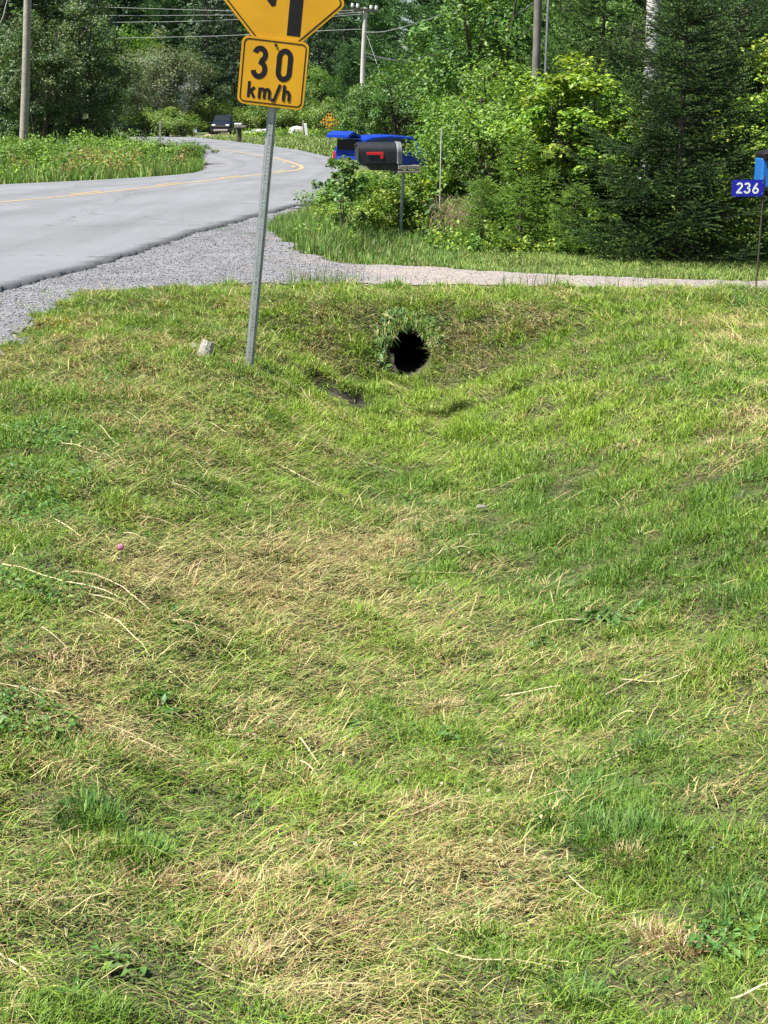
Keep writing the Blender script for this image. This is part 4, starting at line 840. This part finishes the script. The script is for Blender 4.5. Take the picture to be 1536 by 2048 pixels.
text('house_number', '236', cc_.x - .108, cc_.z - .048, .096, 1.06, .0165, M['white'], npn, -.0172, gap=.004)
for dz in (.05, -.045):
    mb = MB(); mb.tube([(cc_.x + .133, -.016, cc_.z + dz), (cc_.x + .133, -.019, cc_.z + dz)], .005, 8); mb.build('bolt', M['chrome'], ns)

# blue roadside box at the right edge
q = P(1521, 376, 14.9); bx = empty('roadside_box', (q.x, q.y, float(H(q.x + .2, q.y)))); tag(bx, 'bright blue box with a black lid cut off by the right edge of the photo', 'box')
hz_ = q.z - bx.location.z
MB().box((.19, .15, hz_ + .15), (.38, .30, .30), bev=.02).build('box_body', M['bin'], bx)
mb = MB(); mb.box((.075, -.008, hz_ + .15), (.02, .02, .26), bev=.004); mb.box((.2, -.008, hz_ + .15), (.02, .02, .26), bev=.004); mb.build('rib', M['bin'], bx)
MB().box((.20, .14, hz_ + .345), (.40, .36, .09), Matrix.Rotation(R(-12), 3, 'Y'), .02).build('lid', M['black'], bx)
MB().box((.33, .15, hz_/2 - .05), (.07, .07, hz_ + .1), bev=.006).build('leg', M['wood'], bx)

# ------------------------------------------------------------------ mailbox
mg = G(800, 480); mY = mg.y; mz = mg.z
mr = empty('mailbox', mg, (0, 0, R(10))); tag(mr, 'large black mailbox with a red flag on a thin metal post above the shrubs', 'mailbox')
ml = lambda px, py: P(px, py, mY) - mg
a, b = ml(713, 284), ml(800, 326); x0, x1, zt, zb_ = a.x, b.x, a.z, b.z; wd = .30; r_ = wd/2
def archp(x, dr=0): 
    rr = r_ + dr; zc = zt - r_*.85; return [(x, -rr, zb_ - dr), (x, rr, zb_ - dr)] + [(x, rr*math.cos(R(t)), zc + rr*.85*math.sin(R(t))) for t in range(0, 181, 12)]
def loft(mb, rings, cap=True):
    n = len(rings[0]); V = [v for r in rings for v in r]; F_ = [(i*n+j, i*n+(j+1) % n, (i+1)*n+(j+1) % n, (i+1)*n+j) for i in range(len(rings)-1) for j in range(n)]
    if cap: F_ += [tuple(range(n))[::-1], tuple((len(rings)-1)*n + j for j in range(n))]
    return mb.add(V, F_)
loft(MB(), [archp(x0 + .008), archp(x1 - .07)]).build('body', M['mbox'], mr, True)
mb = MB(); loft(mb, [archp(x0 - .006, .004), archp(x0 + .0075, .004)]); mb.box((x0 - .02, 0, zt - .04), (.03, .05, .03), bev=.006); mb.build('door', M['mbox'], mr)
mb = MB(); loft(mb, [archp(x1 - .0695, .006), archp(x1 - .055, .012), archp(x1, .004)]); mb.build('rear_cover', M['mgrey'], mr)
f0, f1 = ml(729, 305), ml(762, 310)
mb = MB(); mb.box(((f0.x + f1.x)/2, -r_ - .008, f0.z - .008), (f1.x - f0.x, .006, .036), bev=.002); mb.box((f1.x - .018, -r_ - .0085, f0.z - .05), (.036, .005, .055), bev=.002); mb.tube([(f1.x - .018, -r_ - .003, f0.z - .06), (f1.x - .018, -r_ - .016, f0.z - .06)], .007, 8)
mb.build('flag', M['red'], mr)
u0, u1 = ml(722, 327), ml(796, 342)
mb = MB(); loft(mb, [[(u0.x + .04, -.12, zb_ - .006), (u0.x + .04, .12, zb_ - .006), (u0.x + .05, .12, zb_ - .02), (u0.x + .05, -.12, zb_ - .02)], [(u0.x + .13, -.12, zb_ - .006), (u0.x + .13, .12, zb_ - .006), (u0.x + .13, .12, u1.z + .015), (u0.x + .13, -.12, u1.z + .015)], [(u1.x, -.12, zb_ - .006), (u1.x, .12, zb_ - .006), (u1.x, .12, u1.z + .01), (u1.x, -.12, u1.z + .01)]]); mb.build('support_bracket', M['dwood'], mr)
s0_, s1_ = ml(792, 331), ml(838, 345)
MB().box(((s0_.x + s1_.x)/2 - .01, -.05, s0_.z - .02), (s1_.x - s0_.x - .02, .26, .05), bev=.004).build('upper_board', M['wood'], mr)
MB().box(((s0_.x + s1_.x)/2, -.045, s1_.z + .012), (s1_.x - s0_.x, .30, .028), bev=.004).build('lower_board', M['wood'], mr)
pt = ml(807, 346); mb = MB(); mb.tube([(0, 0, -.15), (pt.x*.5, 0, pt.z*.5), (pt.x, 0, pt.z + .005)], [.023, .022, .022], 10); mb.build('post', M['galv'], mr, True)

# ------------------------------------------------------------------ small things near the ditch
def prism(mb, x0, y0, z0, x1, y1, z1, j=.0):
    return mb.box(((x0+x1)/2, (y0+y1)/2, (z0+z1)/2), (x1-x0, y1-y0, z1-z0), bev=j)
g = G(408, 714); mb = MB(); rr_ = np.random.RandomState(2)
ring = lambda z, s, dx: [(dx + s*(.052*math.cos(a)*(1 + .15*math.sin(3*a))), s*.035*math.sin(a), z + (.012*math.sin(2*a+1) if z > .09 else 0)) for a in np.linspace(0, 6.283, 11)[:-1]]
loft(mb, [ring(-.05, 1.15, 0), ring(.03, 1.05, .005), ring(.075, .95, .012), ring(.115, .8, .02)]); st = mb.build('wooden_stump', mat('grey_stump', (.42, .39, .34), .9, 0, .5, 30, .8, 90), None); st.location = g; st.rotation_euler = (R(-18), R(14), .4); tag(st, 'broken grey wooden stub in the grass left of the sign post', 'stump')
g = G(393, 703); mb = MB(); loft(mb, [[(-.02,-.006,-.02),(.02,-.006,-.02),(.02,.006,-.02),(-.02,.006,-.02)], [(-.018,-.005,.03),(.02,-.005,.04),(.02,.005,.04),(-.018,.005,.03)], [(-.01,-.003,.06),(.005,-.003,.075),(.005,.003,.075),(-.01,.003,.06)]])
o = mb.build('wood_splinter', mat('pale_wood', (.55, .5, .42), .9, 0, .3, 40)); o.location = g; o.rotation_euler = (0, R(-25), 0); tag(o, 'pale splinter of wood beside the broken stub', 'wood splinter')
g = G(962, 1028); mb = MB(); mb.box((0, 0, .012), (.05, .03, .014), Matrix.Rotation(.4, 3, 'Z'), .005); o = mb.build('wood_chip', M['wood']); o.location = g + Vector((0, 0, .03)); o.rotation_euler = (.2, .15, 0); tag(o, 'small pale wood chip on the green grass', 'wood chip')
# pink clover flower
g = G(243, 1132); root = empty('clover_flower', g); tag(root, 'single pink clover flower in the mown left bank', 'flower')
hd = rr_.normal(size=(150, 3)); hd = unit(hd); Pq = hd*.012 + np.array([0, 0, .075]); V, T, cc = leaves(Pq, np.full(150, .011), hd, rr_, cols_mix(rr_, 150, [(.6,.2,.42),(.7,.35,.5)]), droop=-.5); npmesh('blossom', V, [T], M['leaf'], root, col=cc)
MB().tube([(0, 0, -.02), (.004, 0, .04), (0, 0, .075)], .0018, 5).build('stem', mat('stem', (.1, .2, .05), .7), root)
# culvert
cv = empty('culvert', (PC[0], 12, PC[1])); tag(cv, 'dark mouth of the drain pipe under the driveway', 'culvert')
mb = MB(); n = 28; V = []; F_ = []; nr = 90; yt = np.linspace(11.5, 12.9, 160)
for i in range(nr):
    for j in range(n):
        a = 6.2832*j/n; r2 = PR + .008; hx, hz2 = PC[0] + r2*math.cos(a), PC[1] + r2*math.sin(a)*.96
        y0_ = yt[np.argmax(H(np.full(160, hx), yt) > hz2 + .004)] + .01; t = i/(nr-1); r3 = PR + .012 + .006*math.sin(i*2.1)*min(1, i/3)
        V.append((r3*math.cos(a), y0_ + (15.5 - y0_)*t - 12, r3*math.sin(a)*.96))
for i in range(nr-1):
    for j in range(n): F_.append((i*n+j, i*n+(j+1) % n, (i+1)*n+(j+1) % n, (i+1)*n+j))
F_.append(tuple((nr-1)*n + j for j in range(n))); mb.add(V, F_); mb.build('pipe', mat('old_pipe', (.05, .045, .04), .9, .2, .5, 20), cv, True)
# overhanging grass and leaves round the culvert
def rim(n, lo, hi):
    x = rg.uniform(-.42, .42, n) + PC[0]; y = rg.uniform(11.6, 12.75, n); z = H(x, y); d = np.sqrt(((x - PC[0])/PR)**2 + ((z - PC[1])/PR)**2); k = (d > lo) & (d < hi) & (z > PC[1] - .12); return x[k], y[k], z[k], d[k]
x, y, z, d = rim(9000, .85, 1.9); k = rg.uniform(0, 1, len(x)) < np.clip(2.0 - 1.1*d, 0, 1)*np.where(z > PC[1] + .05, 1, .15)*((d > 1.0) | ((z > PC[1] + .06) & (d > .8))); x, y, z = x[k], y[k], z[k]; n = len(x)
nm = unit(np.stack([0*x, -.8 + 0*x, .8 + 0*x], 1) + rg.normal(size=(n, 3))*.5)
V, T, cc = leaves(np.stack([x, y - .01, z + .025], 1), (.045 + .03*(x < PC[0]))*rg.uniform(.5, 1.7, n), nm, rg, cols_mix(rg, n, [(.08,.18,.04),(.14,.24,.06),(.06,.12,.03),(.22,.24,.08)]), asp=.4, droop=1.2)
o = npmesh('culvert_foliage', V, [T], M['leaf'], col=cc); tag(o, 'leafy growth hanging round the mouth of the drain pipe', 'foliage', kind='stuff')
x, y, z, d = rim(60000, .98, 1.14); k = (z > PC[1] + .02) & (noise(x, z*3, .12, o=3) > -.2); x, y, z = x[k][:110], y[k][:110], z[k][:110]; n = len(x)
o = blade_mesh('hanging_grass', x, y - .03, z + .02, .12*rg.uniform(.4, 1.9, n), .007*rg.uniform(.5, 1.5, n), rg.normal(-1.57, 1.1, n), rg.normal(1.7, .45, n), cols_mix(rg, n, [(.10,.2,.04),(.07,.15,.03),(.13,.22,.05),(.24,.22,.1)]), M['grass'], curl=.45); tag(o, 'long grass hanging down across the top of the dark pipe mouth', 'grass', kind='stuff')
x, y, z, d = rim(5000, 1.04, 1.35); k = z > PC[1] - .05; x, y, z = x[k], y[k], z[k]; n = len(x)
o = blade_mesh('overhanging_grass', x, y - .02, z, np.where(z > PC[1] + .05, .13, .06)*rg.uniform(.4, 1.6, n), .0055*rg.uniform(.6, 1.4, n), rg.normal(-1.57, .9, n), rg.uniform(.9, 2.9, n), cols_mix(rg, n, [(.17,.27,.06),(.25,.3,.09),(.1,.18,.04),(.45,.38,.2)]), M['grass'], curl=.5); tag(o, 'grass blades drooping over the drain pipe', 'grass', kind='stuff')

# ------------------------------------------------------------------ stakes and far roadside objects
def stake(name, px0, py0, px1, py1, Y, rad, m, label, cat, below=.5, square=False):
    a, b = P(px0, py0, Y), P(px1, py1, Y); d = (b - a).normalized(); n = 4 if square else 8
    mb = MB(); mb.tube([a - d*below - a, a - a, (b - a)*.97, b - a], [rad, rad, rad, rad*.8], n); o = mb.build(name, m, None, not square); o.location = a; return tag(o, label, cat)
stake('marker_stake', 881, 345, 883, 255, 19.6, .007, mat('stake_white', (.55, .57, .52), .6, 0, .2, 20), 'thin pale marker stake standing in the bushes right of the mailbox', 'stake')
stake('marker_stake', 318, 314, 321, 242, 52, .05, mat('stake_grey', (.28, .29, .25), .8, 0, .3, 9), 'weathered wooden post among the weeds inside the bend of the road', 'stake', .6, True)
def pole(px0, py0, px1, py1, Y, r0, Ht, m, label, lead=0):
    a, b = P(px0, py0, Y), P(px1, py1, Y); d = (b - a).normalized(); gz_ = float(H(a.x, Y)); a = a - d*((a.z - gz_)/d.z + .3)
    root = empty('utility_pole', a); mb = MB(); ts = np.linspace(0, 1, 9); mb.tube([d*Ht*t + Vector((.02*math.sin(t*7), 0, 0)) for t in ts], [r0*(1 - .28*t) for t in ts], 14); mb.build('pole_shaft', m, root, True)
    return tag(root, label, 'utility pole'), a, d
pl, la, ld = pole(46, 285, 56, 0, 48, .14, 10, M['pole'], 'leaning wooden utility pole at the upper left of the photo')
pf, fa, fdir = pole(726, 150, 731, 14, 80, .155, 8.2, mat('pole_pale', (.55, .53, .48), .9, 0, .3, 3), 'far pale utility pole with a crossarm, right of the speed sign')
pm, ma, md = pole(1073, 75, 1076, 0, 26.5, .078, 9.5, mat('pole_dark', (.19, .17, .15), .9, 0, .4, 4), 'dark grey utility pole in the middle of the right hand trees')
pn, na, nd_ = pole(1299, 160, 1307, 0, 23, .122, 9.5, mat('pole_light', (.52, .51, .5), .9, 0, .35, 3, .5, 25), 'nearest pale utility pole half hidden by leaves above the dark spruce')
at_f = P(729, 20, 80) - fa
MB().box((at_f.x, -.16, at_f.z), (2.5*.55, .1, .12), Matrix.Rotation(R(6), 3, 'Y'), .01).build('crossarm', M['dwood'], pf)
for dx in (-.62, -.35, .35, .62):
    mb = MB(); zz = at_f.z - dx*.1 + .06; mb.tube([(at_f.x + dx, -.16, zz), (at_f.x + dx, -.16, zz + .1), (at_f.x + dx, -.16, zz + .2)], [.05, .09, .06], 10); mb.build('insulator', M['white'], pf, True)
mb = MB(); mb.tube([Vector((.19, -.05, 1.0)), md*9 + Vector((.17, -.05, 0))], .022, 6); mb.build('conduit', M['mgrey'], pm)
wm = mat('wire', (.07, .07, .075), .5); wl = mat('wire_pale', (.3, .31, .32), .5)
def wire(pts, r_, m, label):
    ps = catmull([P(*p) for p in pts], 10); o0 = ps[0]; mb = MB().tube([p - o0 for p in ps], r_, 5); o = mb.build('overhead_wire', m, None, True); o.location = o0; tag(o, label, 'wire')
wire([(728,19,80),(600,25,84),(472,22,88),(231,15,94),(-60,5,100)], .011, wl, 'topmost wire running left from the far utility pole')
wire([(726,24,80),(600,31,84),(470,30,88),(244,31,94),(-60,28,100)], .010, wl, 'second wire from the top running left from the far utility pole')
wire([(725,28,80),(600,37,84),(472,39,88),(358,43,91),(-60,48,100)], .010, wl, 'third wire from the top running left from the far utility pole')
wire([(726,58,80),(630,62,82),(480,70,86),(348,74,90),(-60,82,100)], .013, wl, 'lower phone cable running left from the far utility pole')
wire([(729,64,80),(774,62,76),(861,37,68),(936,3,50),(1078,-75,26.5)], .014, wl, 'upper wire rising to the right from the far utility pole')
wire([(726,104,80),(780,119,75),(832,117,70),(897,98,64),(1006,44,40),(1074,2,26.5)], .024, wm, 'thick sagging cable between the far and middle utility poles')
wire([(726,112,80),(790,121,75),(850,123,70),(930,118,64),(1010,90,40),(1074,48,26.5)], .013, wm, 'thin cable sagging lowest between the far and middle utility poles')
wire([(-40,110,40),(2,42,44),(16,-4,47),(52,-90,48)], .010, wl, 'wire crossing the top left corner')
wire([(732,66,80),(746,105,79),(760,146,78)], .010, wl, 'guy wire dropping right from the far utility pole')

# checkerboard arrow sign
g = P(655, 290, 96); cs = empty('curve_sign', (g.x, g.y, float(H(g.x, g.y)))); tag(cs, 'orange and black checkerboard arrow sign at the far bend', 'road sign')
hc = P(660, 244, 96) - cs.location
MB().tube([(0, 0, -.3), (hc.x, 0, hc.z)], .035, 8).build('post', M['galv'], cs)
orange = mat('sign_orange', (.85, .38, .01), .5); S_ = .92; mb = MB(); plate(mb, rrect(S_, S_, .03, 3), -.06, -.045, R(45), (hc.x, hc.z)); pn_ = mb.build('panel', orange, cs)
mb = MB(); k = 8; c_ = S_/k
for i in range(k):
    for j in range(k):
        if (i + j) % 2 == 0 and not (2 <= i <= 5 and 2 <= j <= 5):
            u, v = (-S_/2 + (i+.5)*c_), (-S_/2 + (j+.5)*c_); co, si = math.cos(R(45)), math.sin(R(45)); plate(mb, [(c_/2, c_/2), (-c_/2, c_/2), (-c_/2, -c_/2), (c_/2, -c_/2)], -.063, -.061, R(45), (hc.x + u*co - v*si, hc.z + u*si + v*co))
mb.build('checks', M['black'], pn_)
mb = MB(); mb.add([(hc.x + a, -.064, hc.z + b) for a, b in [(-.25,0),(-.09,.11),(-.09,.04),(.22,.04),(.22,-.04),(-.09,-.04),(-.09,-.11)]], [(0,1,2,5,6),(2,3,4,5)]); mb.build('arrow', M['black'], pn_)
# far mailbox post, white board, old post, pale rubble
g = A(479, 284, 0.0); g = P(479, 284, g.y); o = empty('far_mailbox', (g.x, g.y, float(H(g.x, g.y)))); tag(o, 'dark mailbox post with a pale top by the dirt drive at the far bend', 'mailbox')
s_ = 2900/g.y; hh_ = 32/s_
MB().box((0, 0, hh_*.45), (.26, .2, hh_*.9), bev=.02).build('post', M['dwood'], o); mb = MB(); mb.box((.1, -.05, hh_*.93), (.75, .4, .14), bev=.03); mb.build('board', M['wood'], o); 
mb = MB(); mb.box((-.05, -.05, hh_ + .08), (.5, .3, .14), bev=.06); mb.build('box_body', M['siding'], o)
g = P(613, 272, 118); o = MB().box((0, 0, .45), (.22, .06, 1.3), Matrix.Rotation(R(-7), 3, 'Y'), .02).build('white_board', M['white']); o.location = (g.x, g.y, float(H(g.x, g.y))); tag(o, 'upright white board beside a grey post on the far lawn', 'board')
g = P(607, 272, 119); o = MB().tube([(0, 0, -.2), (0, 0, .7), (.03, 0, 1.35)], [.1, .09, .07], 8).build('fence_post', M['pole']); o.location = (g.x, g.y, float(H(g.x, g.y))); tag(o, 'short grey post left of the white board on the far lawn', 'post')
def lump(px, py, Y, sx, sy, sz, seed, name, m, label, cat):
    import bmesh
    bm = bmesh.new(); bmesh.ops.create_icosphere(bm, subdivisions=3, radius=1); r_ = np.random.RandomState(seed); k = [r_.normal(size=3)*2.2 for _ in range(4)]; ph = r_.uniform(0, 6, 4)
    for v in bm.verts:
        f = 1 + .13*sum(math.sin(Vector(k[i]).dot(v.co) + ph[i]) for i in range(4)); v.co = Vector((v.co.x*sx*f, v.co.y*sy*f, max(-.4, v.co.z*f)*sz))
    me = bpy.data.meshes.new(name); bm.to_mesh(me); bm.free(); o = link(name, me, m); p = P(px, py, Y); o.location = (p.x, p.y, float(H(p.x, p.y)) + sz*.3); return tag(o, label, cat)
wr = mat('white_rock', (.45, .45, .43), .8, 0, .25, 2)
lump(506, 268, 134, 1.0, .7, .35, 1, 'boulder', wr, 'low pale boulder right of the far mailbox post', 'boulder')
lump(530, 268, 136, .9, .7, .42, 2, 'boulder', wr, 'pale boulder just left of the sign post', 'boulder')
lump(467, 262, 137, .5, .5, .5, 4, 'boulder', wr, 'small pale boulder behind the far mailbox post', 'boulder')
lump(596, 268, 126, .75, .6, .7, 3, 'boulder', wr, 'pale boulder on the lawn left of the white board', 'boulder')

# ------------------------------------------------------------------ house behind the willow
g = P(322, 238, 160); hs = empty('house', (g.x, g.y, float(H(g.x, g.y)))); tag(hs, 'pale grey house mostly hidden behind the grey willow', 'house')
MB().box((0, 4, 2.2), (7.4, 7, 4.6)).build('wall', M['siding'], hs)
mb = MB(); mb.add([(-4.1,0,4.35),(4.1,0,4.35),(4.1,8,4.35),(-4.1,8,4.35),(-4.1,4,6.3),(4.1,4,6.3)], [(0,1,5,4),(2,3,4,5),(0,4,3),(1,2,5),(0,3,2,1)]); mb.build('roof', M['roof'], hs)
for (a, b, w_, h_) in ((.9, 3.0, 1.2, 1.5), (-2.2, 1.7, 1.2, 1.4)):
    mb = MB(); mb.box((a, .46, b), (w_ + .2, .1, h_ + .2)); wn = mb.build('window', M['white'], hs); MB().box((a, .42, b), (w_, .06, h_)).build('pane', M['glass'], wn)
g = P(352, 232, 150); pr_ = empty('porch_railing', (g.x, g.y, float(H(g.x, g.y)))); tag(pr_, 'white sloping porch handrail above the bushes in front of the house', 'railing')
t0 = P(333, 229, 150) - pr_.location; t1 = P(348, 229, 150) - pr_.location; t2 = P(372, 246, 150) - pr_.location
MB().tube([t0, t1, t2], .05, 6).build('handrail', M['white'], pr_)
for t_ in (t0, t1, (t1+t2)/2, t2): MB().tube([(t_.x, 0, 0), t_], .045, 6).build('baluster', M['white'], pr_)

# ------------------------------------------------------------------ cars
def car(name, paint, stn, wheels, label, hatch=False):
    root = empty(name, (0, 0, 0)); tag(root, label, 'car'); mb = MB(); rings = []
    for (x, zb, zs, zt, hw_, tw) in stn:
        h_ = [(0, zb), (hw_*.86, zb), (hw_, zb + .22), (hw_*1.0, (zb + zs)/2 + .06), (hw_*.97, zs), (tw + .02, zt - .07), (tw*.8, zt - .01), (0, zt)]
        rings.append([(x, y, z) for y, z in h_] + [(x, -y, z) for y, z in h_[-2:0:-1]])
    loft(mb, rings); mb.build('body', paint, root, True)
    def lerp3(i, j, u, side):                              # point on the flank between shoulder (u=0) and roof edge (u=1)
        x, zb, zs, zt, hw_, tw = stn[i]; return Vector((x, side*(hw_*.97*(1-u) + (tw + .02)*u), zs*(1-u) + (zt - .07)*u))
    gi = [i for i, s in enumerate(stn) if s[3] > 1.3]
    for side in (1, -1):
        for a, b in zip(gi[:-1], gi[1:]):
            q = [lerp3(a, 0, .1, side), lerp3(a, 0, .92, side), lerp3(b, 0, .92, side), lerp3(b, 0, .1, side)]; c = sum(q, Vector())/4
            q = [c + (v - c)*.93 + Vector((0, side*.012, .006)) for v in q]; MB().add(q, [(0, 1, 2, 3)]).build('side_window', M['glass'], root)
    def quad(i, j, u0, u1, nm, off):
        A_, B_ = stn[i], stn[j]
        f = lambda s, u: Vector((A_[0]*(1-u) + B_[0]*u, s*(A_[5]*(1-u) + B_[5]*u)*.9, A_[3]*(1-u) + B_[3]*u))
        q = [f(-1, u0), f(1, u0), f(1, u1), f(-1, u1)]; MB().add([v + off for v in q], [(0, 1, 2, 3)]).build(nm, M['glass'], root)
    fi = gi[0]; quad(fi - 1, fi, .08, .93, 'windshield', Vector((.012, 0, .012)))
    if not hatch: quad(gi[-1], gi[-1] + 1, .08, .9, 'rear_window', Vector((-.012, 0, .012)))
    fx = stn[0][0]; W = stn[0][4]
    for s in (1, -1):
        mb = MB(); mb.box((fx - .04, s*(W - .2), stn[0][3] - .06), (.14, .34, .13), bev=.03); mb.build('headlight', M['lamp'], root)
        mb = MB(); mb.box((stn[-1][0] + .04, s*(W - .06), stn[-1][2] - .06), (.14, .16, .3), bev=.03); mb.build('tail_light', M['redlamp'], root)
        mb = MB(); mb.box((stn[fi-1][0] - .15, s*(stn[3][4] + .10), 1.05), (.13, .2, .15), bev=.04); mb.build('wing_mirror', paint, root)
    mb = MB(); mb.box((fx + .012, 0, stn[0][3] - .13), (.06, 1.0, .17), bev=.02); mb.build('grille', M['black'], root)
    mb = MB()
    for k in (-.045, .045): mb.box((fx + .045, 0, stn[0][3] - .13 + k), (.02, 1.0, .022))
    mb.build('grille_bar', M['chrome'], root)
    mb = MB(); mb.box((fx + .02, 0, .42), (.10, 1.25, .15), bev=.03); mb.build('bumper', M['chrome'], root)
    for x in wheels:
        for s in (1, -1):
            mb = MB(); mb.tube([(x, s*.94, .36), (x, s*.70, .36)], .43, 20); mb.build('wheel_arch', M['black'], root)
            mb = MB(); mb.tube([(x, s*.965, .36), (x, s*.93, .36), (x, s*.75, .36)], [.33, .36, .36], 22); wh = mb.build('wheel', M['tyre'], root, True)
            mb = MB(); mb.tube([(x, s*.975, .36), (x, s*.955, .36)], [.2, .23], 16); mb.build('rim', M['rim'], wh, True)
    return root
SUV = [(2.28,.38,.72,.88,.80,.70),(2.12,.24,.84,1.00,.90,.78),(1.25,.22,.98,1.10,.92,.80),(.95,.22,1.0,1.13,.92,.78),(.45,.22,1.02,1.60,.92,.70),(-.7,.22,1.04,1.68,.92,.71),(-1.6,.22,1.05,1.63,.92,.70),(-2.12,.24,1.05,1.50,.90,.68),(-2.28,.36,.95,1.02,.86,.76)]
bk = car('parked_suv', M['carblack'], SUV, (1.42, -1.42), 'black suv facing the road on the dirt drive at the far bend')
p = P(447, 266, 134); bk.location = (p.x, p.y, .0); bk.rotation_euler = (0, 0, R(-90)); bk.scale = (1, 1, 1.03)
bl = car('parked_hatchback', M['carblue'], SUV, (1.42, -1.42), 'bright blue car with its rear hatch open, behind the mailbox', hatch=True)
p = P(786, 300, 58); zc = P(770, 268, 58).z - 1.68; bl.location = (p.x, p.y, zc); bl.rotation_euler = (0, 0, R(38))
mb = MB(); mb.box((-2.17, 0, 1.30), (.2, 1.15, .38)); mb.build('cargo_opening', M['black'], bl)
mb = MB(); a0 = [(-2.05, s*.66, 1.62) for s in (-1, 1)]; a1 = [(-2.42, s*.72, 1.80) for s in (-1, 1)]; a2 = [(-2.66, s*.70, 1.66) for s in (-1, 1)]
loft(mb, [[Vector(r[0]), Vector(r[1]), Vector(r[1]) - Vector((0, 0, .09)), Vector(r[0]) - Vector((0, 0, .09))] for r in (a0, a1, a2)]); ht = mb.build('hatch', M['carblue'], bl)
